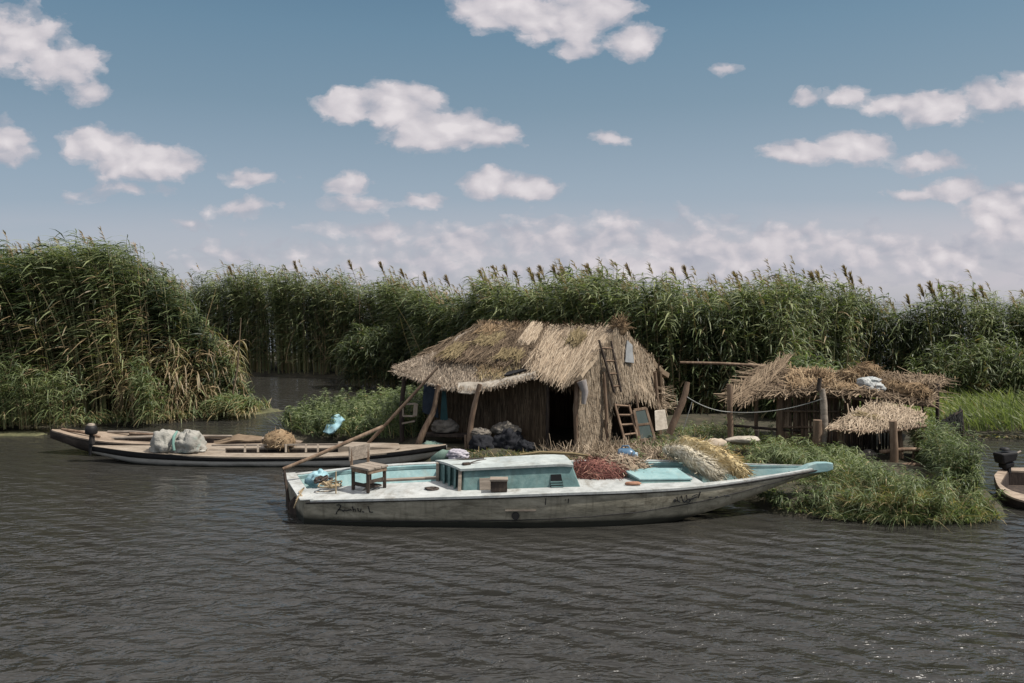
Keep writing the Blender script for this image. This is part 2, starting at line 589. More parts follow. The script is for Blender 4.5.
mask = ramp(nt, dens, [(0, 0, 0), (.4, .4, .4), (1, 1, 1)], [-.06, .17, .48], 'EASE')
# thin band of cloud low over the horizon
low = mathn(nt, 'MULTIPLY',
            ramp(nt, Vv, [(0, 0, 0), (1, 1, 1), (.8, .8, .8), (0, 0, 0)], [0.0, .02, .085, .125]),
            ramp(nt, noise(nt, vmath('MULTIPLY', uv, (1, 3.4, 1)).outputs[0], 4.2, 7, .6, .4), [(0, 0, 0), (1, 1, 1)], [.22, .52]))
low = mathn(nt, 'MULTIPLY', low, ramp(nt, U, [(.35, .35, .35), (1, 1, 1)], [.0, .75]))
low.node.name = 'low'
# unseen cloud cover overhead, added to brighten the water and ambient light
az_ = mathn(nt, 'MAXIMUM', sep.outputs[2], .05)
cb2 = nt.nodes.new('ShaderNodeCombineXYZ')
nt.links.new(mathn(nt, 'DIVIDE', sep.outputs[0], az_), cb2.inputs[0]); nt.links.new(mathn(nt, 'DIVIDE', sep.outputs[1], az_), cb2.inputs[1])
hi = mathn(nt, 'MULTIPLY', ramp(nt, sep.outputs[2], [(0, 0, 0), (1, 1, 1)], [.40, .50]),
           ramp(nt, noise(nt, cb2.outputs[0], 1.6, 7, .6, .3), [(0, 0, 0), (1, 1, 1)], [.20, .42]))
sky_c = mixc(nt, hi, sky_c, CLOUD_FILL)
c_low = mixc(nt, mathn(nt, 'MULTIPLY', low, .85), sky_c, CLOUD_LOW)
mid_n = noise(nt, vmath('MULTIPLY', vmath('ADD', uvw, (.01, .02, 0)).outputs[0], (1, 1.7, 1)).outputs[0], 12, 5, .6)
cl_col = ramp(nt, mathn(nt, 'ADD', mathn(nt, 'MULTIPLY', dens, .42), mathn(nt, 'ADD', mathn(nt, 'MULTIPLY', mid_n, .6), mathn(nt, 'MULTIPLY', mathn(nt, 'SUBTRACT', b0, b1_), .9))), CLOUD_C, [.25, .58, .95])
c_all = mixc(nt, mathn(nt, 'MULTIPLY', mask, .95), c_low, cl_col)
nt.links.new(c_all, bg.inputs['Color'])

SC.cycles.sample_clamp_direct = 1.2
SC.cycles.sample_clamp_indirect = 4.0
SC.view_settings.view_transform = 'Standard'
SC.view_settings.look = 'None'
SC.view_settings.exposure = EXPOSURE
SC.view_settings.gamma = 1.0
SC.view_settings.use_curve_mapping = False

# ------------------------------------------------------------------ water
m_water, nt2, b2 = newmat('lake_water')
b2.inputs['Base Color'].default_value = WATER_COL
b2.inputs['Roughness'].default_value = .09
b2.inputs['IOR'].default_value = 1.33
b2.inputs['Specular IOR Level'].default_value = 1.0
tcw = nt2.nodes.new('ShaderNodeTexCoord')


def wave(scale, rot, stretch, dist, det=2):
    mp = nt2.nodes.new('ShaderNodeMapping')
    mp.inputs['Rotation'].default_value = (0, 0, math.radians(rot))
    mp.inputs['Scale'].default_value = stretch
    nt2.links.new(tcw.outputs['Object'], mp.inputs['Vector'])
    return noise(nt2, mp.outputs[0], scale, det, .55, dist)


h1 = wave(2.4, 32, (.5, 1.25, 1), .8, 3)
h2 = wave(5.2, -30, (.62, 1.15, 1), .6, 3)
h3 = wave(11.0, 12, (.6, 1.2, 1), .4, 2)
patch = wave(.22, 8, (.6, 1.2, 1), .8, 3)
wv = nt2.nodes.new('ShaderNodeTexWave'); wv.wave_type = 'BANDS'; wv.bands_direction = 'Y'
wv.inputs['Scale'].default_value = .75; wv.inputs['Distortion'].default_value = 5.5; wv.inputs['Detail'].default_value = 3; wv.inputs['Detail Scale'].default_value = 1.1; wv.inputs['Detail Roughness'].default_value = .6
mpw = nt2.nodes.new('ShaderNodeMapping'); mpw.inputs['Rotation'].default_value = (0, 0, math.radians(30)); nt2.links.new(tcw.outputs['Object'], mpw.inputs['Vector']); nt2.links.new(mpw.outputs[0], wv.inputs['Vector'])
h1 = mathn(nt2, 'ADD', h1, mathn(nt2, 'MULTIPLY', wv.outputs['Fac'], .30))
hsum = mathn(nt2, 'ADD', mathn(nt2, 'MULTIPLY', h1, 1.0), mathn(nt2, 'MULTIPLY', h2, .75))
hsum = mathn(nt2, 'ADD', hsum, mathn(nt2, 'MULTIPLY', h3, .10))
amp = ramp(nt2, patch, [(.55, .55, .55), (1, 1, 1)], [.35, .65])
hsum = mathn(nt2, 'MULTIPLY', hsum, amp)
# the reeds keep the wind off the water behind the boats
sy = nt2.nodes.new('ShaderNodeSeparateXYZ'); nt2.links.new(tcw.outputs['Object'], sy.inputs[0])
calm = nt2.nodes.new('ShaderNodeMapRange'); calm.inputs['From Min'].default_value = 8.8; calm.inputs['From Max'].default_value = 12.6
calm.inputs['To Min'].default_value = 1.0; calm.inputs['To Max'].default_value = .26
nt2.links.new(sy.outputs[1], calm.inputs['Value'])
hsum = mathn(nt2, 'MULTIPLY', hsum, calm.outputs[0])
bmp = nt2.nodes.new('ShaderNodeBump')
bmp.inputs['Strength'].default_value = 1.0
bmp.inputs['Distance'].default_value = WATER_BUMP
nt2.links.new(hsum, bmp.inputs['Height'])
nt2.links.new(bmp.outputs['Normal'], b2.inputs['Normal'])
mb = MB()
mb.poly([(-3000, -60, 0), (3000, -60, 0), (3000, 4000, 0), (-3000, 4000, 0)])
tag(mb.build('water', m_water, origin=(0, 0, 0)), kind='structure')

# ------------------------------------------------------------------ materials
GREEN = [lin(30, 46, 30), lin(52, 74, 44), lin(86, 106, 62), lin(122, 134, 84), lin(150, 128, 88), lin(172, 146, 108)]
GPOS = [0, .2, .42, .62, .8, 1]
m_reed = leafmat('reed_leaves', [lin(38, 52, 35), lin(70, 86, 52), lin(114, 127, 78), lin(152, 160, 110), lin(140, 118, 86), lin(170, 146, 112)], GPOS, .3)
m_reed_b = leafmat('far_reed_leaves', [lin(40, 52, 35), lin(71, 86, 52), lin(111, 124, 77), lin(148, 155, 106), lin(140, 120, 86), lin(162, 140, 106)], GPOS, .3)
m_weed = leafmat('weed_leaves', [lin(44, 60, 38), lin(72, 90, 54), lin(106, 122, 76), lin(138, 148, 102), lin(158, 138, 96), lin(184, 164, 122)], GPOS, .35)
m_meadow = leafmat('meadow_grass', [lin(54, 70, 38), lin(80, 96, 52), lin(110, 123, 72), lin(142, 150, 96), lin(160, 146, 90), lin(180, 160, 110)], GPOS, .4)
m_plume = leafmat('reed_plumes', [lin(116, 96, 76), lin(148, 122, 98), lin(176, 150, 124)], [0, .5, 1], .45, .9, .1)
m_mud = surf('bank_mud', [lin(40, 38, 30), lin(66, 61, 47), lin(98, 88, 66)], 3, bump=.8, dirt=lin(50, 54, 34), dirt_amt=.5, dist=.04)
m_algae = surf('algae', [lin(62, 66, 42), lin(90, 90, 58), lin(124, 116, 80)], 6, bump=.6, dist=.02)
m_straw = surf('straw', [lin(96, 80, 64), lin(150, 131, 107), lin(192, 174, 148)], 9, rough=.9, attr=True, spec=.15, bump=.5)
m_straw_old = surf('old_straw', [lin(58, 48, 39), lin(112, 95, 75), lin(160, 140, 113)], 7, rough=.95, attr=True, spec=.1, bump=.6)
m_straw_wall = surf('reed_wall', [lin(50, 40, 31), lin(94, 78, 60), lin(142, 122, 96)], 8, stretch=(2, 2, .5), rough=.95, attr=True, spec=.1, bump=.6)
m_straw_grey = surf('grey_straw', [lin(82, 70, 58), lin(134, 119, 101), lin(178, 163, 142)], 7, rough=.95, attr=True, spec=.1, bump=.6)
m_hay = surf('hay', [lin(80, 64, 46), lin(134, 110, 80), lin(180, 157, 120)], 8, rough=.95, attr=True, spec=.1)
m_moss = surf('moss_patch', [lin(88, 77, 54), lin(124, 109, 76), lin(158, 141, 104)], 8, rough=1, attr=True, spec=.05)
m_wood = surf('weathered_wood', [lin(62, 48, 38), lin(116, 94, 74), lin(158, 136, 112)], 6, stretch=(1.5, 1.5, .35), rough=.9, bump=.7, dist=.015)
m_wood_dark = surf('dark_wood', [lin(30, 26, 24), lin(62, 52, 45), lin(96, 82, 68)], 6, stretch=(1.5, 1.5, .4), rough=.9, bump=.7, dist=.015)
m_plank = surf('grey_plank', [lin(90, 81, 71), lin(136, 124, 110), lin(174, 162, 146)], 5, stretch=(.5, 3, 3), rough=.85, bump=.6)


# ------------------------------------------------------------------ banks
def land(name, outline, top, mat, seed=0, res=.35, rough=.08, skirt=.5):
    """mound of ground: outline is a list of (x,y); height rises from the water over skirt metres"""
    xs = [p[0] for p in outline]; ys = [p[1] for p in outline]
    x0, x1, y0, y1 = min(xs), max(xs), min(ys), max(ys)
    nx, ny = int((x1 - x0) / res) + 2, int((y1 - y0) / res) + 2

    def sd(x, y):
        inside = False; dm = 1e9
        n = len(outline)
        for i in range(n):
            ax, ay_ = outline[i]; bx, by = outline[(i + 1) % n]
            if (ay_ > y) != (by > y) and x < (bx - ax) * (y - ay_) / (by - ay_) + ax: inside = not inside
            vx, vy = bx - ax, by - ay_
            t = max(0, min(1, ((x - ax) * vx + (y - ay_) * vy) / (vx * vx + vy * vy + 1e-9)))
            dm = min(dm, math.hypot(x - ax - vx * t, y - ay_ - vy * t))
        return dm if inside else -dm
    rows = []
    for j in range(-1, ny + 1):
        row = []
        for i in range(-1, nx + 1):
            x, y = x0 + i * res, y0 + j * res
            d = sd(x, y) + .25 * mnoise.noise((x * .8 + seed, y * .8, 0))
            k = max(-1, min(1, d / skirt))
            z = -.25 + (top + .25) * (.5 + .5 * k) if k > -1 else -.3
            z += rough * mnoise.noise((x * 1.3, y * 1.3, seed + 4)) * max(0, k)
            row.append((x, y, z))
        rows.append(row)
    m = MB(); m.grid(rows)
    o = m.build(name, mat, origin=(0, 0, 0))
    return tag(o, kind='structure')


def P2(px, py, z=0.0):
    g = G(px, py, z); return (g.x, g.y)


ISLAND = [(-5.6, 18.2), (-3.0, 17.6), (-1.2, 15.6), (0.5, 14.9), (3.4, 14.4), (4.0, 13.6), (4.3, 12.5), (6.0, 12.1), (7.6, 12.3), (8.2, 13.2),
          (8.9, 16.0), (9.6, 17.6), (9.6, 30), (-3.4, 30.5), (-3.6, 27), (-4.4, 23), (-6.0, 20.6)]
land('island', ISLAND, .3, m_mud, 1)
LEFT_BANK = [(-34, 20.6), (-14.0, 20.9), (-10, 21.6), (-8.2, 22.8), (-7.6, 24.6), (-8.6, 27), (-11, 30), (-34, 32)]
land('left_bank', LEFT_BANK, .16, m_mud, 2, .5)
FAR_BANK = [(-40, 38), (-14, 36.6), (-5.5, 33.8), (-3.4, 29.5), (4, 27.2), (9.6, 26.6), (30, 26.4), (30, 36), (5, 40), (-15, 50), (-40, 50)]
land('far_bank', FAR_BANK, .2, m_mud, 3, .7)
MEADOW = [(9.9, 19.6), (12.5, 19.2), (30, 19.0), (30, 28), (9.4, 28), (9.2, 24)]
land('meadow_bank', MEADOW, .25, m_mud, 4, .5)


def inpoly(P, outline):
    x, y = P[:, 0], P[:, 1]
    ins = np.zeros(len(P), bool)
    n = len(outline)
    for i in range(n):
        ax, ay_ = outline[i]; bx, by = outline[(i + 1) % n]
        c = ((ay_ > y) != (by > y)) & (x < (bx - ax) * (y - ay_) / (by - ay_ + 1e-12) + ax)
        ins ^= c
    return ins


def scatter(outline, n, z=.1):
    xs = [p[0] for p in outline]; ys = [p[1] for p in outline]
    out = []
    tot = 0
    while tot < n:
        P = np.stack([RNG.uniform(min(xs), max(xs), n * 2), RNG.uniform(min(ys), max(ys), n * 2)], 1)
        P = P[inpoly(P, outline)]
        out.append(P); tot += len(P)
    P = np.vstack(out)[:n]
    return np.column_stack([P, np.full(n, z)])


def cnoise(P, s, seed=0.0):
    return np.array([mnoise.noise((p[0] * s + seed, p[1] * s, seed * .37)) for p in P])


def top_height(P, prof, hz=300.0):
    """height above the water of a crown whose skyline stands at the surveyed elevations"""
    px = 512 + P[:, 0] / P[:, 1] * FPX
    yt = np.interp(px, [a for a, _ in prof], [b for _, b in prof])
    return CAM_H + (hz - yt) / FPX * P[:, 1] * 1.003


# ------------------------------------------------------------------ reed beds
def reed_bed(name, outline, n, prof, mat, seed, nleaf, leafL, leafW, wind, lean0, front_bias, dry, hvar=.12, tint=(.26, .17), yf=None, gap=.0, sub=1.0, plumes=0):
    P = scatter(outline, n)
    if yf is not None:                                     # denser along the water side
        f = np.interp(P[:, 0], [a for a, _ in yf], [b for _, b in yf])
        P[:, 1] = f + (P[:, 1] - f) * np.where(RNG.uniform(0, 1, n) < front_bias, .35, 1)
    cen = P[RNG.choice(n, n // 10)]                          # reeds grow in clumps
    k = RNG.uniform(0, 1, n) < (.6 if seed == 1.0 else .42)
    d2 = ((P[k][:, None, :2] - cen[None, :, :2]) ** 2).sum(2)
    P[k, :2] = P[k, :2] + (cen[d2.argmin(1)][:, :2] - P[k, :2]) * RNG.uniform(.35, .8, (k.sum(), 1))
    cl = cnoise(P, .75, seed) + .6 * cnoise(P, 2.1, seed + 5)
    if gap:
        keep = cl > -gap
        P = P[keep]; cl = cl[keep]
    N = len(P)
    H = top_height(P, prof) * sub * (1 - hvar * .6 + hvar * np.clip(cl * 1.1, -1, 1) - np.abs(RNG.normal(0, hvar * .7, N)))
    H = np.maximum(H, .5)
    lean = np.tile(lean0, (N, 1)) * RNG.uniform(.4, 1.6, N)[:, None] + RNG.normal(0, .05, (N, 3)) * [1, 1, 0]
    lean[:, 2] = 0
    if name == 'reed' and front_bias and seed == 1.0: lean[:, 0] += .10 * np.clip((P[:, 0] + 11.0) / 2.5, 0, 1)
    m = MB()
    stems(m, P, H, lean, nleaf, leafL, leafW, wind, t0=.12, stemW=.03, tint=tint, dry=dry, clump=.2 * cl, up=.5, droop=.6, stem_tint=.72)
    if plumes:                                             # feathery seed heads and a few broken stalks
        k = np.where(RNG.uniform(0, 1, N) < plumes)[0]
        tips = P[k] + np.stack([np.zeros(len(k)), np.zeros(len(k)), H[k]], 1) * .98 + lean[k] * H[k][:, None]
        q = 14; idx = np.repeat(np.arange(len(k)), q); t = RNG.uniform(0, 1, len(idx))
        bs = tips[idx] + np.stack([-.12 * t, 0 * t, .1 + .30 * t], 1)
        dd = unit(np.array([-.45, 0, .8]) + RNG.normal(0, .3, (len(idx), 3)))
        m.ribbons(bs, dd, .16, .03, unit(RNG.normal(0, 1, (len(idx), 3))), np.tile([-.2, 0, -.2], (len(idx), 1)), (.6, 1, .7, .1), np.clip(.93 + RNG.normal(0, .05, len(idx)), .8, 1))
        k = np.where(RNG.uniform(0, 1, N) < .05)[0]
        bs = P[k] + np.stack([RNG.normal(0, .2, len(k)), -.25 - RNG.uniform(0, .3, len(k)), H[k] * RNG.uniform(.0, .5, len(k))], 1)
        m.ribbons(bs, unit(np.stack([RNG.normal(-.1, .35, len(k)), RNG.normal(0, .1, len(k)), np.ones(len(k))], 1)), RNG.uniform(1, 2.4, len(k)), .028, unit(RNG.normal(0, 1, (len(k), 3)) * [1, .3, 0]), RNG.normal(0, .12, (len(k), 3)), (1, .9, .8, .5), RNG.uniform(.75, 1, len(k)))
    return m, P, H


LP = [(-400, 232), (0, 234), (30, 236), (55, 245), (80, 243), (120, 240), (150, 240), (166, 249), (182, 264), (198, 292), (216, 330), (238, 372), (252, 398), (300, 408)]
LB = [(-20, 20.9), (-14.2, 21.0), (-11.0, 21.6), (-8.6, 22.9), (-7.9, 24.4), (-8.6, 26.6), (-11, 28.5), (-20, 28.5)]
m, P, H = reed_bed('reed', LB, 2500, LP, m_reed, 1.0, 42, .54, .037, (-1.0, -.15, .05), (-.13, -.02, 0), .6, .45,
                   yf=[(-20, 20.9), (-14.2, 21.0), (-11, 21.6), (-8.6, 22.9), (-7.9, 24.4)], hvar=.11, plumes=.04)
# dry skirt of dead leaves and broken stalks along the right-hand foot
B = scatter([(-10.8, 21.6), (-9.0, 22.5), (-8.2, 24.0), (-8.6, 25.0), (-10.2, 23.4)], 260)
stems(m, B, RNG.uniform(.8, 2.4, 260), RNG.normal(0, .12, (260, 3)) * [1, 1, 0], 18, .5, .035, (-.3, 0, 0), t0=.1, stemW=.025, tint=(.5, .1), dry=.9, tdry=3, up=.2, droop=1.0)
tag(m.build('reed_bed', m_reed), 'tall dense green reed stand bent by the wind at the left edge of the water', 'reeds', kind='stuff')

BP = [(-300, 262), (150, 266), (190, 272), (210, 268), (250, 267), (285, 271), (330, 267), (380, 271), (430, 279), (470, 286), (490, 276), (520, 279), (545, 274),
      (580, 270), (620, 267), (660, 269), (700, 278), (725, 284), (760, 276), (800, 273), (850, 272), (880, 284), (900, 294), (930, 288), (960, 288), (1000, 290), (1060, 296), (1300, 290)]
BB = [(-24, 37.5), (-14, 36.8), (-5.6, 34.2), (-3.0, 28), (0, 24.2), (3.5, 21.8), (7.6, 21.8), (9.4, 24.5), (12, 26.4), (24, 26.4), (24, 30.5), (8, 29.5), (0, 32), (-4, 39), (-14, 42), (-24, 43)]
yfB = [(-24, 37.5), (-14, 36.8), (-5.6, 34.2), (-3.0, 28), (0, 24.2), (3.5, 21.8), (7.6, 21.8), (9.4, 24.5), (12, 26.4), (24, 26.4)]
m, P, H = reed_bed('reed', BB, 5600, BP, m_reed_b, 9.0, 36, .50, .043, (-.55, -.2, 0), (-.06, -.02, 0), .6, .16, yf=yfB, hvar=.17, tint=(.30, .2), plumes=.11)
tag(m.build('reed_bed', m_reed_b), 'long band of tall green reeds closing off the view behind the huts', 'reeds', kind='stuff')

# rounder, lower stands in front of the long reed band
def clump_bed(cx, cy, rx, ry, n, h, label, mat, nleaf=26, dry=.1, leafW=.042, tint=(.36, .16), wind=(-.5, -.2, 0), lean=.16, name='reed_clump'):
    a = RNG.uniform(0, 2 * np.pi, n); r = np.sqrt(RNG.uniform(0, 1, n))
    P = np.stack([cx + rx * r * np.cos(a), cy + ry * r * np.sin(a), np.full(n, .1)], 1)
    Hh = h * (1 - .45 * r ** 2) * RNG.uniform(.75, 1.05, n)
    ln = np.stack([np.cos(a) * r * lean - .05, np.sin(a) * r * lean - .04, a * 0], 1)
    m = MB(); stems(m, P, Hh, ln, nleaf, .5, leafW, wind, t0=.08, stemW=.02, tint=tint, dry=dry, up=.95, droop=.8)
    return tag(m.build(name, mat, origin=(cx, cy, .1)), label, 'reeds', kind='stuff')


def at_px(px, Y): return (px - 512) / FPX * Y


clump_bed(at_px(808, 21), 21, 1.0, .6, 190, 1.95, 'rounded pale green reed clump rising behind the left end of the stick shed', m_weed, tint=(.40, .14))
clump_bed(at_px(385, 31), 31, 1.6, 1.0, 220, 2.6, 'dark bushy reed clump at the channel edge left of the thatched hut', m_reed_b, tint=(.24, .16))
clump_bed(at_px(985, 25.6), 25.6, 2.2, 1.1, 240, 2.3, 'brownish green reed clump behind the bright meadow at right', m_reed_b, dry=.25, tint=(.30, .15))
clump_bed(at_px(8, 20.3), 20.6, 1.7, .4, 80, 2.0, 'low young reeds in front of the tall stand at the far left', m_reed, tint=(.33, .14), leafW=.026, nleaf=26)
clump_bed(at_px(150, 21.4), 21.4, .3, .25, 22, 2.0, 'pale drooping reed clump at the foot of the left stand above the bundle boat', m_weed, tint=(.46, .1), leafW=.03)
clump_bed(at_px(228, 22.6), 22.9, .7, .6, 44, .6, 'low straw coloured reed fringe at the right foot of the left stand', m_weed, dry=.75, tint=(.48, .1), leafW=.028)

# ------------------------------------------------------------------ single plumed reeds above the skyline
PLUMES = [(350, 262), (381, 264), (402, 271), (425, 274), (447, 277), (481, 272), (486, 280), (494, 268), (505, 267), (516, 273), (530, 270), (533, 275), (541, 268), (539, 275),
          (554, 268), (562, 269), (560, 275), (588, 266), (599, 271), (628, 266), (673, 270), (685, 268), (735, 274), (812, 274), (818, 273), (845, 268), (851, 275), (921, 287),
          (930, 284), (941, 289), (952, 288), (934, 292), (975, 291), (982, 288), (908, 297), (295, 263), (230, 268)]
for i, (px, py) in enumerate(PLUMES):
    Y = 27.6 if px > 540 else np.interp(px, [230, 400, 540], [36.5, 33, 28.5])
    tip = PY(px, py, Y)
    base = Vector((tip.x + .4 + random.uniform(-.1, .1), Y + .1, tip.z - 1.7))
    r = thing('plumed_reed', base, 'thin reed stalk with a brown feathery plume standing above the skyline', 'reed', 'plumed reeds above the far reed band')
    r['label'] = 'thin reed stalk with a brown feathery plume standing above the far reed band'
    st = MB()
    mid = base.lerp(tip, .55) + Vector((.06, 0, .03))
    low_ = base - Vector((0, 0, 1.5))
    st.tube([low_, base, mid, tip], [.014, .012, .01, .007], 5)
    st.build('stalk', m_straw_old, r)
    pl = MB()
    d = (tip - mid).normalized()
    n = 70
    t = RNG.uniform(0, 1, n)
    dd = np.tile(np.array(d), (n, 1)) + RNG.normal(0, .22, (n, 3)) + np.array([-.12, 0, 0])
    bs = np.array(tip)[None] - np.array(d)[None] * (t * .42)[:, None]
    pl.ribbons(bs, unit(dd), .24 * (.45 + .8 * np.sin(np.pi * np.clip(t, .1, .9))), .032, unit(RNG.normal(0, 1, (n, 3))), RNG.normal(0, .1, (n, 3)) + np.array([-.1, 0, -.1]), (.6, 1, .7, .1), RNG.uniform(0, 1, n))
    pl.build('plume', m_plume, r)

# bare leaning stalk in the reeds right of centre
mb = MB(); a_ = PY(792, 372, 25.0); b_ = PY(801, 332, 25.2)
mb.tube([a_ - Vector((0, 0, .9)), a_, a_.lerp(b_, .5) + Vector((.06, 0, 0)), b_], [.05, .045, .04, .025], 7, .1)
tag(mb.build('dead_stalk', m_wood), 'bare pale dead stem standing in front of the reeds right of the shed roof', 'dead stem')
mb = MB(); a_ = PY(229, 415, 23.2); b_ = PY(241, 318, 23.0)
mb.tube([a_, a_.lerp(b_, .5) + Vector((.08, 0, 0)), b_], [.03, .025, .012], 6, .1)
tag(mb.build('dead_stalk', m_straw_old), 'single tall dry reed stalk standing right of the left reed stand', 'dead stem')
# ------------------------------------------------------------------ boat materials
def boat_paint(name, cols, dirt, amt, zdark=None, stretch=(.6, 2, 2.2), scale=4, rough=.6):
    m, nt, b = newmat(name)
    v = mapping(nt, stretch)
    f = noise(nt, v, scale, 9, .68, .4)
    c = ramp(nt, f, cols, [.3, .5, .7])
    d = noise(nt, v, scale * .55, 10, .75, .8)
    c = mixc(nt, mathn(nt, 'MULTIPLY', ramp(nt, d, [(0, 0, 0), (1, 1, 1)], [.52, .68]), amt), c, dirt)
    sp = noise(nt, mapping(nt, (1, 1, 1)), 26, 6, .8)          # chips and specks
    c = mixc(nt, mathn(nt, 'MULTIPLY', ramp(nt, sp, [(0, 0, 0), (1, 1, 1)], [.66, .72]), .7), c, dirt)
    # vertical run-off streaks
    stv = noise(nt, mapping(nt, (14, 14, .7)), 1.2, 5, .6)
    c = mixc(nt, mathn(nt, 'MULTIPLY', ramp(nt, stv, [(0, 0, 0), (1, 1, 1)], [.55, .75]), amt * .6), c, dirt)
    if zdark is not None:                                       # dark boot-top band, also painting in waterline shade
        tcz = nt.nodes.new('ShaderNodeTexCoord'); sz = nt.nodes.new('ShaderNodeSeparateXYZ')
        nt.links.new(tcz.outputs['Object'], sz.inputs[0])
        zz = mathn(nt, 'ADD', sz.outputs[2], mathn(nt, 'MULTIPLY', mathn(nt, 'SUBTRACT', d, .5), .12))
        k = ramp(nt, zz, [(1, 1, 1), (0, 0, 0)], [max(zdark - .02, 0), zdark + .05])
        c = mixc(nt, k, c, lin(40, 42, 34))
    nt.links.new(c, b.inputs['Base Color'])
    b.inputs['Roughness'].default_value = rough
    b.inputs['Specular IOR Level'].default_value = .3
    bn = nt.nodes.new('ShaderNodeBump'); bn.inputs['Strength'].default_value = .5; bn.inputs['Distance'].default_value = .012
    nt.links.new(noise(nt, v, scale * 2.5, 8, .7), bn.inputs['Height']); nt.links.new(bn.outputs[0], b.inputs['Normal'])
    return m


m_hull = boat_paint('grey_hull_paint', [lin(104, 100, 84), lin(144, 138, 118), lin(172, 165, 144)], lin(70, 62, 46), .9, zdark=.10)  # band set high to put the dark waterline reflection into the paint
m_deck = boat_paint('white_deck_paint', [lin(138, 143, 141), lin(167, 171, 168), lin(186, 189, 186)], lin(112, 104, 88), .75, stretch=(1, 1, 1), scale=3)
m_roof = boat_paint('grey_teal_roof_paint', [lin(138, 148, 146), lin(164, 173, 170), lin(182, 190, 186)], lin(116, 112, 98), .7, stretch=(1, 1, 1), scale=3)
m_teal = boat_paint('teal_paint', [lin(74, 106, 106), lin(92, 126, 124), lin(116, 146, 142)], lin(84, 92, 84), .6, stretch=(1, 1, 1), scale=4)
m_teal_pale = boat_paint('pale_teal_paint', [lin(104, 144, 146), lin(124, 162, 163), lin(150, 180, 178)], lin(130, 130, 116), .45, stretch=(1, 1, 1), scale=4)
m_rail = surf('black_rub_rail', [lin(22, 22, 24), lin(44, 42, 42), lin(70, 64, 58)], 12, rough=.7)
m_black = surf('black_paint', [lin(14, 14, 16), lin(26, 26, 28), lin(42, 40, 38)], 8, rough=.6)
m_ink = surf('black_lettering', [lin(16, 18, 24), lin(28, 32, 40)], 10, rough=.7)
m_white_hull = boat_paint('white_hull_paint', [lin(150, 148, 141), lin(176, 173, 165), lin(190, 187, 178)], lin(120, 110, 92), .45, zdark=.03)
m_cream = boat_paint('cream_deck_paint', [lin(118, 106, 90), lin(144, 131, 114), lin(164, 152, 134)], lin(106, 88, 68), .75, stretch=(.6, 2, 1))
m_oldboat = boat_paint('bare_boat_timber', [lin(110, 94, 78), lin(146, 128, 108), lin(172, 154, 132)], lin(60, 48, 38), .7, stretch=(.5, 2.5, 2))
m_oldhull = boat_paint('dark_boat_timber', [lin(40, 34, 32), lin(62, 54, 48), lin(90, 80, 70)], lin(26, 24, 22), .6, stretch=(.5, 2, 2))
m_rope = surf('rope', [lin(110, 92, 66), lin(160, 140, 106), lin(190, 172, 136)], 30, rough=.95)
m_rope_dark = surf('dark_rope', [lin(36, 34, 34), lin(70, 62, 56), lin(100, 84, 70)], 30, rough=.95)
m_opening_shade = surf('painted_opening_shade', [lin(16, 16, 18), lin(26, 26, 28)], 6, rough=.9)  # near-black colour standing in for shade inside the cabin window


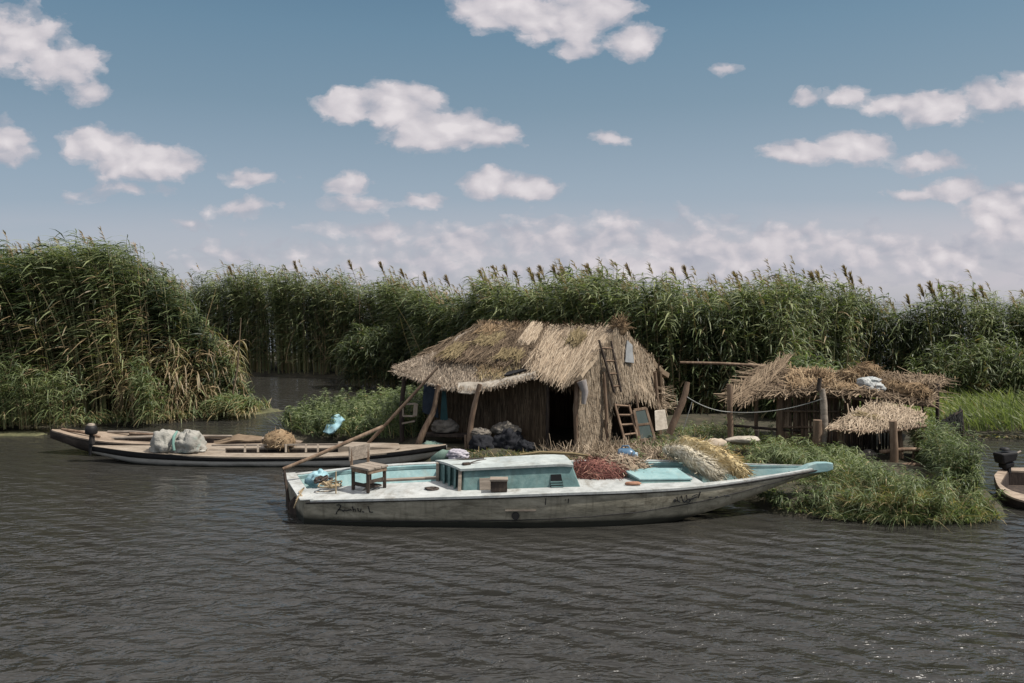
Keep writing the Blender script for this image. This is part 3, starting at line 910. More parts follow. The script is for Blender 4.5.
class Boat:
    def __init__(self, st, n=44, k=1.0):
        """st: (near px,py,depth, far px,py,depth, keel height)"""
        rows = [tuple(PY(s[0], s[1], s[2] * k)) + tuple(PY(s[3], s[4], s[5] * k)) + (s[6],) for s in st]
        R = crom(rows, n)
        self.N = [Vector(r[0:3]) for r in R]; self.F = [Vector(r[3:6]) for r in R]; self.zb = [float(r[6]) for r in R]
        self.n = n

    def sec(self, i, flare=.12):
        N, F, zb = self.N[i], self.F[i], self.zb[i]
        c = F - N; L = max(Vector((c.x, c.y, 0)).length, 1e-4)
        e = c / L
        zb = min(zb, N.z - .02)
        k = min(flare * L + .06, L * .35)
        nb = N + e * k; nb.z = zb
        fb = F - e * k; fb.z = zb
        nm = N.lerp(nb, .45) - e * min(.035, L * .1); fm = F.lerp(fb, .45) + e * min(.035, L * .1)
        return [N, N.lerp(nm, .5) - e * min(.012, L * .05), nm, nm.lerp(nb, .55) - e * min(.012, L * .05), nb, nb.lerp(fb, .5) - Vector((0, 0, .04)), fb, fm, F]

    def hull(self, flare=.12, capends=True):
        m = MB()
        rows = [self.sec(i, flare) for i in range(self.n)]
        m.grid(rows, .5, True)
        if capends:
            m.poly(rows[0][::-1]); m.poly(rows[-1])
        return m

    def at(self, s):
        i = min(int(s * (self.n - 1)), self.n - 2); t = s * (self.n - 1) - i
        return self.N[i].lerp(self.N[i + 1], t), self.F[i].lerp(self.F[i + 1], t)

    def near_at_px(self, px):
        best = None
        for i in range(self.n - 1):
            a = 512 + self.N[i].x / self.N[i].y * FPX; b = 512 + self.N[i + 1].x / self.N[i + 1].y * FPX
            if min(a, b) <= px <= max(a, b):
                t = (px - a) / (b - a); return i + t
        return 0 if px < 512 + self.N[0].x / self.N[0].y * FPX else self.n - 1

    def side_point(self, px, py, flare=.035, out=.008):
        s = self.near_at_px(px); i = min(int(s), self.n - 2); t = s - i
        A, B = self.sec(i, flare), self.sec(i + 1, flare)
        prof = [A[k].lerp(B[k], t) for k in range(5)]
        D = prof[0].y
        for _ in range(5):
            z = PY(px, py, D).z
            for k in range(4):
                if prof[k].z >= z >= prof[k + 1].z:
                    f = (prof[k].z - z) / max(prof[k].z - prof[k + 1].z, 1e-6); D = prof[k].y + (prof[k + 1].y - prof[k].y) * f; break
        return PY(px, py, D - out)

    def strip(self, m, s0, s1, f0, f1, dz=0.0, th=.03, n=30, z_fn=None):
        """deck strip between fractions across the beam; f may be callables of s"""
        rows_u, rows_d = [], []
        for k in range(n + 1):
            s = s0 + (s1 - s0) * k / n
            N, F = self.at(s)
            a = f0(s) if callable(f0) else f0; b = f1(s) if callable(f1) else f1
            p, q = N.lerp(F, a), N.lerp(F, b)
            up = Vector((0, 0, dz)); dn = Vector((0, 0, dz - th))
            rows_u.append([p + up, p.lerp(q, .5) + up + Vector((0, 0, .004)), q + up]); rows_d.append([p + dn, p.lerp(q, .5) + dn, q + dn])
        m.grid(rows_u, .5, True); m.grid([r[::-1] for r in rows_d], .5, True)
        m.grid([[r[0] for r in rows_d], [r[0] for r in rows_u]][::-1], .5, False)
        m.grid([[r[-1] for r in rows_u], [r[-1] for r in rows_d]][::-1], .5, False)
        m.poly([rows_u[0][0], rows_u[0][2], rows_d[0][2], rows_d[0][0]]); m.poly([rows_u[-1][2], rows_u[-1][0], rows_d[-1][0], rows_d[-1][2]])

    def wall(self, m, s0, s1, f, z0, dz=0.0, n=30, th=.02, fb=None):
        """upright board following the plan at fraction f from height z0 to the gunwale"""
        A, B, A2, B2 = [], [], [], []
        for k in range(n + 1):
            s = s0 + (s1 - s0) * k / n
            N, F = self.at(s); e = (F - N).normalized()
            p = N.lerp(F, f); q = N.lerp(F, f if fb is None else fb)
            q.z = min(max(z0, self.zb[min(int(s * (self.n - 1)), self.n - 1)] + .07), p.z - .02)
            p = p + Vector((0, 0, dz))
            A.append(p); B.append(q); A2.append(p + e * th); B2.append(q + e * th)
        m.grid([A, B], .5, False); m.grid([B2, A2], .5, False); m.grid([A2, A], .5, False)


KB = .978


def PYB(px, py, D): return PY(px, py, D * KB)


# ------------------------------------------------------------------ the big boat
BIG = Boat([(304, 501, 12.26, 285, 475.5, 13.6, -.25), (360, 499.5, 12.13, 350, 468.5, 13.95, -.25), (420, 498, 12.06, 420, 463.5, 14.2, -.25),
            (500, 495.6, 12.01, 500, 462, 14.25, -.25), (560, 493.4, 12.01, 560, 461.5, 14.22, -.22), (630, 491, 12.11, 625, 460.5, 14.15, -.12),
            (690, 487.5, 12.31, 685, 461.5, 13.98, .06), (740, 481.5, 12.56, 738, 464, 13.7, .26), (790, 473.5, 12.86, 788, 465.5, 13.35, .50), (820, 468, 13.1, 820, 466.5, 13.2, .62)], 60, KB)
BB0 = thing('fishing_boat', (1.0, 13.1, 0), 'long grey hulled fishing boat with white deck, teal cabin and curled bow, nearest the viewer', 'boat')
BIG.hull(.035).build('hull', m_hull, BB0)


def s_of(px): return BIG.near_at_px(px) / (BIG.n - 1)


S_HATCH0, S_HATCH1, S_BOW = s_of(640), s_of(694), s_of(712)


def deck_w(s):
    return float(np.interp(s, [0, s_of(420), s_of(560), s_of(640), s_of(692), s_of(706), s_of(790), 1], [.40, .40, .52, .56, .5, .1, .12, .3]))


m = MB(); BIG.strip(m, 0.012, .97, -.012, deck_w, .012, .035, 70)
BIG.strip(m, .015, .97, .965, 1.02, .012, .03, 50)
m.build('deck', m_deck, BB0)
m = MB(); BIG.strip(m, .02, .93, .93, .966, -.004, .05, 40); m.build('far_rail', m_teal_pale, BB0)['label'] = 'chipped pale teal inner rail'
m = MB(); BIG.wall(m, .02, .95, .955, .12, -.01, 50, .006, .80); m.build('inner_side', m_teal_pale, BB0)
m = MB(); BIG.wall(m, .02, .95, .07, .1, -.03, 50, .006, .24)
for s_, z_ in ((.02, .1),):
    N, F = BIG.at(s_); a, b = N.lerp(F, .07), N.lerp(F, .955); a_b, b_b = N.lerp(F, .24), N.lerp(F, .8)
    m.hexa([Vector((a_b.x, a_b.y, .1)), Vector((b_b.x, b_b.y, .1)), Vector((b_b.x + .02, b_b.y, .1)), Vector((a_b.x + .02, a_b.y, .1)), a - Vector((0, 0, .02)), b - Vector((0, 0, .02)), b + Vector((.02, 0, -.02)), a + Vector((.02, 0, -.02))])
# bulkheads across the open bow and the stern well
for px in (437, 668):
    N, F = BIG.at(s_of(px)); a, b = N.lerp(F, .1), N.lerp(F, .94); ab, bb = N.lerp(F, .24), N.lerp(F, .8)
    dx = Vector((-.22, 0, 0)) if px == 668 else Vector((0, 0, 0))
    b = b + dx; bb = bb + dx
    t_ = Vector((.03, .012, 0))
    m.hexa([Vector((ab.x, ab.y, .12)), Vector((ab.x + .03, ab.y, .12)), Vector((bb.x + .03, bb.y, .12)), Vector((bb.x, bb.y, .12)), a - Vector((0, 0, .02)), a + t_ - Vector((0, 0, .02)), b + t_ - Vector((0, 0, .03)), b - Vector((0, 0, .03))])
m.build('bulkhead', m_teal, BB0)
m = MB()
rows = []
for k in range(31):
    s = .02 + .93 * k / 30
    N, F = BIG.at(s); a, b = N.lerp(F, .22), N.lerp(F, .80)
    z = max(.1, BIG.zb[min(int(s * 59), 59)] + .06)
    a.z = z; b.z = z; rows.append([a, b])
m.grid(rows); m.build('floor', m_deck, BB0)
m = MB()
m.tube([BIG.at(.004 + .985 * k / 60)[0] + Vector((0, -.006, -.028)) for k in range(61)], .017, 6)
m.tube([BIG.at(.004 + .985 * k / 60)[1] + Vector((0, .012, -.028)) for k in range(61)], .016, 6)
m.build('rub_rail', m_rail, BB0)
m = MB()
m.tube([BIG.sec(i, .035)[2].lerp(BIG.sec(i, .035)[3], .2) + Vector((0, -.002, .01 * mnoise.noise((i * .4, 2, 0)))) for i in range(3, 54)], .0075, 5)
m.build('plank_seam', m_rail, BB0)
# stern board
N, F = BIG.at(0)
m = MB()
w_ = Vector((.20, .05, 0)); u_ = Vector((0, 0, .022))
N2, F2 = N + Vector((-.05, -.05, .014)), F + Vector((-.05, .04, .014))
m.hexa([N2, N2 + w_, F2 + w_, F2, N2 + u_, N2 + w_ + u_, F2 + w_ + u_, F2 + u_])
m.build('stern_board', m_deck, BB0, bevel=.006)
# bow beak
a0, a1 = PYB(797, 470, 13.1), PYB(831, 466, 13.15)
m = MB()
sec = []
for (px, yt, yb, hw) in ((792, 472.5, 474.5, .18), (800, 468.5, 473.5, .13), (808, 464.2, 472.6, .09), (816, 462.2, 472, .07), (826, 462, 471, .06), (832, 463, 469, .055)):
    t, b = PYB(px, yt, 13.12), PYB(px, yb, 13.12)
    o = Vector((0, hw, 0))
    sec.append([b - o, b + o, t + o * .8, t - o * .8])
m.grid(sec, .5, False, True); m.poly(sec[0]); m.poly(sec[-1][::-1])
m.build('bow_beak', m_teal_pale, BB0, bevel=.012)
# cabin
CB = dict(nl=PYB(463, 491.5, 12.30), nr=PYB(583, 489, 12.30), fr=PYB(573, 478, 13.2), fl=PYB(438, 482, 13.05),
          tnl=PYB(464, 469.8, 12.42), tnr=PYB(572, 464.2, 12.42), tfr=PYB(563, 455.5, 13.15), tfl=PYB(438, 462.2, 13.0))
m = MB()
dn_ = Vector((0, 0, -.08))
m.hexa([CB['nl'] + dn_, CB['nr'] + dn_, CB['fr'] + dn_, CB['fl'] + dn_, CB['tnl'], CB['tnr'], CB['tfr'], CB['tfl']])
cab = m.build('cabin', m_teal, BB0, bevel=.015)
m = MB()
rows_u, rows_d = [], []
for k in range(13):
    u = k / 12
    a = CB['tnl'].lerp(CB['tnr'], u); b = CB['tfl'].lerp(CB['tfr'], u)
    a = a + Vector((lerp(-.05, .02, u), -.05, .004)); b = b + Vector((lerp(-.05, .02, u), .05, .004))
    e = -.025 * max(0, (u - .86) / .14) ** 1.5
    ru = [a.lerp(b, j / 6) + Vector((0, 0, .02 + .018 * math.sin(math.pi * j / 6) + e)) for j in range(7)]
    rows_u.append(ru); rows_d.append([p - Vector((0, 0, .035)) for p in ru])
m.grid(rows_u, .5, True); m.grid([r[::-1] for r in rows_d], .5, True)
eu = rows_u[0] + [r[-1] for r in rows_u[1:]] + rows_u[-1][::-1][1:] + [r[0] for r in rows_u[::-1][1:-1]]
ed = rows_d[0] + [r[-1] for r in rows_d[1:]] + rows_d[-1][::-1][1:] + [r[0] for r in rows_d[::-1][1:-1]]
m.grid([eu, ed], .5, False, True)
m.build('roof', m_roof, cab)
# window on the near wall: slats over a dark slab painting in the shaded opening
def cab_face(u, v, out=.0):
    a = CB['nl'].lerp(CB['nr'], u); b = CB['tnl'].lerp(CB['tnr'], u)
    return a.lerp(b, v) + Vector((0, -out, 0))
m = MB()
q = [cab_face(.735, .1, .004), cab_face(.845, .1, .004), cab_face(.865, .62, .004), cab_face(.775, .62, .004)]
m.hexa([q[0], q[1], q[1] + Vector((0, .02, 0)), q[0] + Vector((0, .02, 0)), q[3], q[2], q[2] + Vector((0, .02, 0)), q[3] + Vector((0, .02, 0))])
win = m.build('window', m_opening_shade, cab)
m = MB()
for v in (.12, .22, .32):
    m.beam(cab_face(.74 + v * .03, v, .012), cab_face(.84 + v * .03, v, .012), .012, .02)
m.build('slat', m_teal, win)
m = MB()
q = [cab_face(.14, .06, .012), cab_face(.27, .06, .012), cab_face(.27, .58, .012), cab_face(.14, .58, .012)]
m.hexa([q[0], q[1], q[1] + Vector((0, .025, 0)), q[0] + Vector((0, .025, 0)), q[3], q[2], q[2] + Vector((0, .025, 0)), q[3] + Vector((0, .025, 0))])
m.build('vent_panel', m_plank, cab)
# slanted posts and boards of the cabin's stern end
m = MB()
def end_face(u, v, out=.03):
    a = CB['nl'].lerp(CB['fl'], u); b = CB['tnl'].lerp(CB['tfl'], u)
    return a.lerp(b, v) + Vector((-out, 0, 0))
for u in (.06, .93):
    m = MB(); m.beam(end_face(u, -.05), end_face(u, 1.02), .10, .05, (1, 0, 0)); m.build('end_post', m_plank, cab, bevel=.006)
m = MB()
for u in (.28, .5, .72):
    m.beam(end_face(u, -.02, .012), end_face(u, .97, .012), .15, .03, (1, 0, 0))
m.build('door', m_teal, cab, bevel=.005)
# hatch in front of the cabin
H_ = [PYB(637, 487, 12.44), PYB(694, 484.5, 12.52), PYB(676, 473, 13.15), PYB(622, 475, 13.05)]
T_ = [PYB(640, 479.6, 12.52), PYB(691, 479.2, 12.60), PYB(676, 469.2, 13.12), PYB(622, 469.4, 13.0)]
m = MB(); m.hexa([p - Vector((0, 0, .04)) for p in H_] + [p - Vector((0, 0, .02)) for p in T_])
hat = m.build('hatch', m_teal, BB0, bevel=.01)
m = MB(); e_ = .02
c_ = sum(T_, Vector()) / 4
Te = [c_ + (p - c_) * 1.05 for p in T_]
m.hexa([p - Vector((0, 0, .015)) for p in Te] + [p + Vector((0, 0, .02)) for p in Te]); m.build('lid', m_teal_pale, hat, bevel=.012)
# exhaust fitting on the side
c_ = BIG.side_point(515.5, 515.5)
m = MB(); m.tube([c_ + Vector((0, .03, 0)), c_ - Vector((0, .02, 0))], .045, 14); m.tube([c_ - Vector((0, .015, 0)), c_ - Vector((0, .025, 0))], .06, 14)
m.build('outlet_pipe', m_black, BB0)
m = MB(); m.beam(BIG.side_point(505, 510.3, out=.0), BIG.side_point(536, 510.3, out=.0), .05, .018); m.build('rubbing_strip', m_plank, BB0)
# painted lettering: a word near the stern and an arabic word near the bow
def strokes(lines, name, lab, r=.0085):
    m = MB()
    for ln in lines:
        m.tube([BIG.side_point(x, y, out=.004) for x, y in ln], r, 5)
    o = m.build(name, m_ink, BB0); o['label'] = lab
strokes([[(336.5, 505.2), (339, 504.6), (341, 505.6), (339.5, 508.5), (337, 511.5), (336, 514)], [(338, 509.5), (341.5, 510), (343.5, 511)],
         [(343, 511.5), (344.5, 510), (346.5, 510.8), (348.5, 510)], [(348.5, 510.5), (350.5, 509.5), (351.5, 510.5)], [(352.2, 506.5), (353, 509), (353.2, 511.5)],
         [(353.4, 509.5), (355, 508.8), (355.6, 511.5)], [(357.6, 508), (358.4, 511), (360.5, 512), (361, 509)], [(362, 511.8), (364.3, 512)], [(368, 506.2), (369, 509), (369.6, 512), (373, 512.2)]],
        'lettering', 'faded black handwritten word near the stern', .007)
strokes([[(673.5, 501), (675, 499), (676.5, 501), (674, 502)], [(677, 497), (677.5, 501), (680, 502)], [(681.5, 495.5), (682.3, 500), (684.5, 502.5)], [(686.5, 495), (687.2, 500), (685, 502.2)],
         [(685, 502), (689, 502.3), (690.5, 500), (688.8, 498.6)], [(688, 500), (693, 498.8), (697, 496.8)], [(692, 496.5), (697.5, 494.2)], [(698.2, 498), (699.5, 494.8), (700.4, 491.6)]],
        'lettering', 'black arabic word painted near the bow', .008)
for d_ in ([(709, 497.6), (712, 497.3)], [(715.5, 497.2), (718, 496.6)], [(724.5, 495.7), (729.5, 496.2)]): strokes([d_], 'paint_dash', 'short black dash beside the arabic word', .008)
for d_ in ([(545.8, 498.2), (545.4, 505)], [(565, 499.6), (566, 500.2)], [(568.6, 498.6), (568.2, 503)]): strokes([d_], 'scuff_mark', 'dark scuff below the cabin', .006)
# rudder and long tiller
m = MB()
a, b, c2 = PYB(285, 476, 13.05), PYB(288.5, 502, 13.0), PYB(291, 527, 12.9)
m.tube([PYB(284, 468.5, 13.1), a, b, c2], [.022, .024, .026, .03], 8, .1)
m.hexa([PYB(289, 508, 12.9), PYB(299, 508, 12.75), PYB(299, 508, 12.8), PYB(289, 508, 12.95), PYB(288, 503, 13.0), PYB(295, 496, 12.8), PYB(295, 496, 12.85), PYB(288, 503, 13.05)])
m.hexa([PYB(288, 530, 12.9), PYB(301, 530, 12.7), PYB(301, 530, 12.76), PYB(288, 530, 12.96), PYB(289, 508, 12.9), PYB(299, 508, 12.75), PYB(299, 508, 12.8), PYB(289, 508, 12.95)])
rud = m.build('rudder', m_wood_dark, BB0)
m = MB(); m.tube([PYB(283, 469, 13.08), PYB(318, 455, 13.3), PYB(352, 440, 13.6), PYB(383, 426.5, 13.9)], [.028, .03, .032, .03], 8, .12); m.build('tiller', m_wood, BB0)

# ------------------------------------------------------------------ things on the big boat
def onboat(px, py, D): return PYB(px, py, D)

# chair
c0 = PYB(369, 489, 12.62)
deckz = c0.z
ch = thing('chair', c0, 'small weathered grey wooden chair standing on the stern deck of the big boat', 'chair')
ya = math.radians(-38)
def L3(x, y, z): return Vector((c0.x + x * math.cos(ya) - y * math.sin(ya), c0.y + x * math.sin(ya) + y * math.cos(ya), c0.z + z))
m = MB()
for y in (-.14, .0, .14): m.beam(L3(-.2, y, .36), L3(.22, y, .36), .13, .035)
m.build('seat', m_plank, ch, bevel=.006)
m = MB(); m.beam(L3(-.19, -.18, .315), L3(.2, -.18, .315), .03, .06); m.beam(L3(.19, -.18, .315), L3(.19, .18, .315), .03, .06); m.beam(L3(-.19, .18, .315), L3(.2, .18, .315), .03, .06)
m.build('seat_frame', m_wood, ch, bevel=.004)
for (x, y) in ((-.17, -.17), (.17, -.17), (-.17, .17), (.17, .17)):
    m = MB(); m.beam(L3(x, y, 0), L3(x, y, .34), .05, .05, (0, 1, 0)); m.build('leg', m_wood_dark, ch, bevel=.005)
m = MB(); m.beam(L3(-.17, -.17, .1), L3(.17, -.17, .1), .03, .05); m.beam(L3(.17, -.17, .16), L3(.17, .17, .16), .03, .05); m.build('stretcher', m_wood_dark, ch)
m = MB()
for y in (-.17, .17):
    m = MB(); m.beam(L3(-.2, y, .34), L3(-.23, y, .66), .035, .04, (1, 0, 0)); m.build('back_post', m_wood, ch, bevel=.004)
m = MB()
for z in (.48, .56, .63): m.beam(L3(-.215, -.21, z), L3(-.215, .21, z), .022, .072)
m.build('backrest', m_plank, ch, bevel=.004)

# ropes, sheet, sticks on the stern
def coil(c, r, n, rad, seed, flat=.4, zr=.05):
    rnd = random.Random(seed); pts = []
    for k in range(n):
        a = k * .55; q = r * (.45 + .55 * abs(mnoise.noise((k * .13, seed, 0)) * 1.8))
        pts.append(Vector((c.x + math.cos(a) * q, c.y + math.sin(a) * q * flat * 1.6, c.z + rad + zr * (.5 + .5 * mnoise.noise((k * .3, seed, 4))))))
    m = MB(); m.tube(pts, rad, 6); return m
p = PYB(330, 490, 12.65); tag(coil(p, .22, 60, .012, 3, .5, .16).build('rope_coil', m_rope), 'tangled tan rope heap on the stern deck left of the chair', 'rope')
p = PYB(322, 487, 12.9); tag(coil(p, .16, 44, .016, 5, .6, .2).build('rope_coil', m_rope_dark), 'dark tangled rope heap beside the blue cloth at the stern', 'rope')
p = PYB(372, 488.5, 12.6); tag(coil(p, .15, 40, .012, 8, .5, .08).build('rope_coil', m_rope_dark), 'dark rope coil lying under the chair', 'rope')
p = PYB(433, 491, 12.45); tag(coil(p, .13, 70, .015, 11, .45, .04).build('rope_coil', m_rope_dark), 'flat brown rope coil on the deck beside the cabin', 'rope')
m = MB(); m.blob(PYB(318, 480, 13.25), (.19, .13, .17), .4, 1.6, 4, fold=.25, rz=.4)
m_sheet = surf('blue_plastic', [lin(96, 146, 158), lin(132, 178, 188), lin(168, 202, 208)], 7, rough=.45, bump=.5, dist=.02)
tag(m.build('plastic_sheet', m_sheet), 'crumpled pale blue plastic sheet in the stern well of the big boat', 'sheet')
m = MB(); m.tube([PYB(336, 497, 12.45), PYB(335.7, 484, 12.46), PYB(336, 471.5, 12.47)], .011, 6)
tag(m.build('upright_stick', m_rope), 'thin upright stick standing on the stern deck left of the chair', 'stick')
m = MB(); m.tube([PYB(352, 497, 12.4), PYB(360, 493, 12.5), PYB(366, 488, 12.6), PYB(372, 487, 12.65)], .009, 6); m.tube([PYB(367, 497, 12.4), PYB(374, 493, 12.5), PYB(384, 491, 12.55)], .009, 6)
m.tube([PYB(305, 494, 12.6), PYB(318, 492, 12.6), PYB(330, 491, 12.6), PYB(342, 489.5, 12.7)], .009, 6)
tag(m.build('loose_rope', m_rope), 'loose ends of tan rope trailing over the stern deck in front of the chair', 'rope')
m = MB(); m.beam(PYB(378, 480.5, 13.05), PYB(441, 477.5, 13.12), .10, .035)
tag(m.build('plank', m_plank, bevel=.005), 'long tan plank lying along the stern well right of the chair', 'plank')
m = MB(); m.tube([PYB(296, 500, 12.3), PYB(302, 496, 12.38), PYB(299, 492, 12.5), PYB(304, 488, 12.6), PYB(298, 497, 12.3), PYB(294, 508, 12.33)], .013, 6)
tag(m.build('mooring_rope', m_rope), 'frayed rope tied round the corner of the stern board', 'rope')

# wooden box beside the cabin
cbx = PYB(499, 491.2, 12.19)
bx = thing('wooden_box', cbx, 'small dark wooden box with a pale lid against the cabin wall', 'box')
m = MB(); m.box(cbx + Vector((0, 0, .085)), (.25, .13, .16)); m.build('box_body', m_wood_dark, bx, bevel=.006)
m = MB(); m.box(cbx + Vector((0, -.005, .185)), (.27, .15, .035), 0, .06); m.build('lid', m_plank, bx, bevel=.005)
# things on the cabin roof
m = MB(); m.tube([PYB(438, 462, 12.98), PYB(462, 459.5, 12.95), PYB(484, 458, 12.9)], .012, 6); m.tube([PYB(452, 465.5, 12.6), PYB(470, 463.5, 12.62), PYB(492, 463, 12.7)], .012, 6); m.tube([PYB(470, 463, 12.65), PYB(478, 460.5, 12.8), PYB(486, 459.5, 12.9)], .011, 6)
tag(m.build('loose_rope', m_rope_dark), 'dark ropes lying across the stern end of the white cabin roof', 'rope')
m = MB(); m.box(PYB(466.5, 465.5, 12.58) + Vector((0, 0, .01)), (.12, .09, .07), .3)
tag(m.build('block', m_wood_dark, bevel=.01), 'small dark wooden block on the corner of the white cabin roof', 'block')
m = MB(); m.tube([PYB(520, 454.8, 13.6), PYB(540, 452.2, 13.65), PYB(572, 453.5, 13.6), PYB(590, 456, 13.5)], [.02, .025, .024, .02], 7, .1)
tag(m.build('bamboo_stick', m_moss), 'yellowish stick lying behind the far edge of the cabin roof', 'stick')
# nets
m_net_red = surf('red_net', [lin(84, 46, 42), lin(132, 80, 70), lin(176, 132, 108)], 14, rough=.95, attr=True)
m_net_white = surf('white_net', [lin(140, 128, 102), lin(200, 190, 164), lin(226, 218, 196)], 14, rough=.9, attr=True)
m_net_yellow = surf('yellow_net', [lin(138, 118, 74), lin(190, 168, 114), lin(214, 197, 148)], 14, rough=.9, attr=True)
# red heap
zf = PYB(600, 476, 13.2).z
m = MB(); c_ = PYB(600, 466, 13.15); m.blob((c_.x, c_.y, zf + .06), (.42, .30, .19), .3, 2.2, 2, floor=zf, rz=-.15, tint=.2, fold=.2)
fuzz(m, (c_.x, c_.y, zf + .04), (.60, .42, .27), 3200, .2, .011, (.35, .28), zf, flow=(.9, 0, -.4))
tag(m.build('net_heap', m_net_red), 'heap of dull red fishing net on the deck behind the cabin', 'net')
c_ = PYB(622, 464, 13.2)
m = MB(); m.blob((c_.x, c_.y, zf + .09), (.34, .24, .2), .3, 2.2, 9, floor=zf, rz=-.5, tint=.4)
fuzz(m, (c_.x, c_.y, zf + .06), (.46, .34, .32), 1500, .22, .012, (.55, .2), zf, flow=(1.0, -.3, -.5))
tag(m.build('straw_heap', m_straw), 'loose straw and sticks spilling over the right side of the red net', 'straw')


def net_roll(pts, rad, mat, nfz, lab, W=.012):
    """a net gathered into a long roll, frayed strands along it"""
    m = MB()
    m.tube(pts, [r * .85 for r in rad], 14, .35, .45)
    n = nfz; B, D, S = [], [], []
    for _ in range(n):
        u = random.random(); p = poly_at(pts, u); d = (poly_at(pts, min(u + .05, 1)) - poly_at(pts, max(u - .05, 0))).normalized()
        r = np.interp(u * (len(pts) - 1), range(len(pts)), rad)
        a = random.uniform(0, 2 * math.pi)
        s = d.cross(Vector((0, 0, 1))).normalized(); q = s.cross(d)
        o = s * math.cos(a) + q * math.sin(a)
        B.append(p + o * r * random.uniform(.75, 1.05) - d * .08); D.append((d + o * random.gauss(.02, .24) + d.cross(o) * random.gauss(0, .3)).normalized()); S.append(d.cross(o))
    m.ribbons(np.array(B), np.array(D), .2 * RNG.uniform(.6, 1.3, n), W, np.array(S), RNG.normal(0, .15, (n, 3)), (.7, 1, 1, .5), RNG.uniform(.1, .95, n))
    return tag(m.build('net_roll', mat), lab, 'net')


net_roll([PYB(668, 450, 14.2), PYB(684, 453, 13.7), PYB(697, 461, 13.2), PYB(709, 469, 12.9), PYB(717, 474.5, 12.75)], [.09, .14, .17, .14, .09], m_net_white, 2200, 'bundle of whitish fishing net lying over the boat side')
net_roll([PYB(684, 441, 14.4), PYB(704, 449, 13.85), PYB(721, 458, 13.35), PYB(735, 467, 12.95), PYB(744, 474, 12.75)], [.09, .14, .155, .14, .09], m_net_yellow, 1300, 'long yellow net roll draped into the bow beside the white net')
m = MB(); m.blob(PYB(633, 484, 12.4) + Vector((0, 0, .01)), (.13, .05, .03), .2, 2, 3)
tag(m.build('brick', surf('terracotta', [lin(128, 84, 62), lin(176, 130, 100)], 9)), 'small brown brick lump on the deck edge in front of the teal hatch', 'brick')
# blue jug
cj = PYB(628, 460, 13.75)
jug = thing('jug', cj, 'blue plastic jug lying on its side by the red net', 'jug')
m_blue = surf('blue_jug_plastic', [lin(48, 84, 112), lin(66, 106, 136), lin(84, 122, 150)], 5, rough=.35, bump=.1, spec=.5)
m = MB()
ax = Vector((.95, -.25, .05)).normalized(); b0 = cj + Vector((-.17, .04, .08))
m.tube([b0, b0 + ax * .015, b0 + ax * .05, b0 + ax * .22, b0 + ax * .27, b0 + ax * .30], [.04, .10, .115, .115, .08, .045], 18); m.build('jug_body', m_blue, jug)
m = MB(); m.tube([b0 + ax * .30, b0 + ax * .335], [.042, .042], 14); m.build('cap', surf('pale_cap', [lin(150, 180, 200), lin(190, 205, 214)], 5), jug)
m = MB(); hz = Vector((0, 0, 1)); m.tube([b0 + ax * .06 + hz * .1, b0 + ax * .08 + hz * .15, b0 + ax * .18 + hz * .155, b0 + ax * .21 + hz * .1], .014, 7); m.build('handle', m_blue, jug)


# ------------------------------------------------------------------ canoe-like boats
def canoe(name, st, loc, label, hullm, deckm, stripe=None, open_s=(.3, .68), rim=.16, floor_z=.06, ribs=0):
    b = Boat(st, 44)
    r = thing(name, loc, label, 'boat')
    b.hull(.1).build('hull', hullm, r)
    m = MB()
    s0, s1 = open_s
    b.strip(m, .01, s0, -.015, 1.015, .01, .03, 20)
    b.strip(m, s0, s1, -.015, rim, .01, .03, 24)
    b.strip(m, s0, s1, 1 - rim, 1.015, .01, .03, 24)
    b.strip(m, s1, .99, -.015, 1.015, .01, .03, 20)
    m.build('deck', deckm, r)
    m = MB(); b.wall(m, s0, s1, rim, floor_z, -.02, 24); b.wall(m, s0, s1, 1 - rim, floor_z, -.02, 24)
    rows = []
    for k in range(21):
        N, F = b.at(s0 + (s1 - s0) * k / 20); p, q = N.lerp(F, rim), N.lerp(F, 1 - rim); p.z = q.z = floor_z; rows.append([p, q])
    m.grid(rows)
    for s in (s0, s1):
        N, F = b.at(s); p, q = N.lerp(F, rim), N.lerp(F, 1 - rim); t = Vector((.02, 0, 0))
        m.hexa([Vector((p.x, p.y, floor_z)), Vector((p.x + .02, p.y, floor_z)), Vector((q.x + .02, q.y, floor_z)), Vector((q.x, q.y, floor_z)), p - Vector((0, 0, .01)), p + t - Vector((0, 0, .01)), q + t - Vector((0, 0, .01)), q - Vector((0, 0, .01))])
    m.build('well', m_wood_dark, r)
    if stripe:
        rows = []
        for k in range(61):
            s = .005 + .99 * k / 60
            i = min(int(s * 43), 42); t = s * 43 - i
            A, B = b.sec(i, .1), b.sec(i + 1, .1)
            pr = [A[q].lerp(B[q], t) for q in range(5)]
            zt = pr[0].z
            h = stripe(s)
            out = Vector((0, -.012, 0))
            lo = None
            for q in range(4):
                if pr[q].z >= zt - h >= pr[q + 1].z:
                    lo = pr[q].lerp(pr[q + 1], (pr[q].z - (zt - h)) / max(pr[q].z - pr[q + 1].z, 1e-6)); break
            if lo is None: lo = pr[4]
            rows.append([pr[0] + out + Vector((0, 0, .004)), pr[0].lerp(lo, .5) + out * 1.4, lo + out, lo + Vector((0, .01, 0))])
        m = MB(); m.grid(rows, .5, True); m.build('stripe', m_black, r)
    return b, r


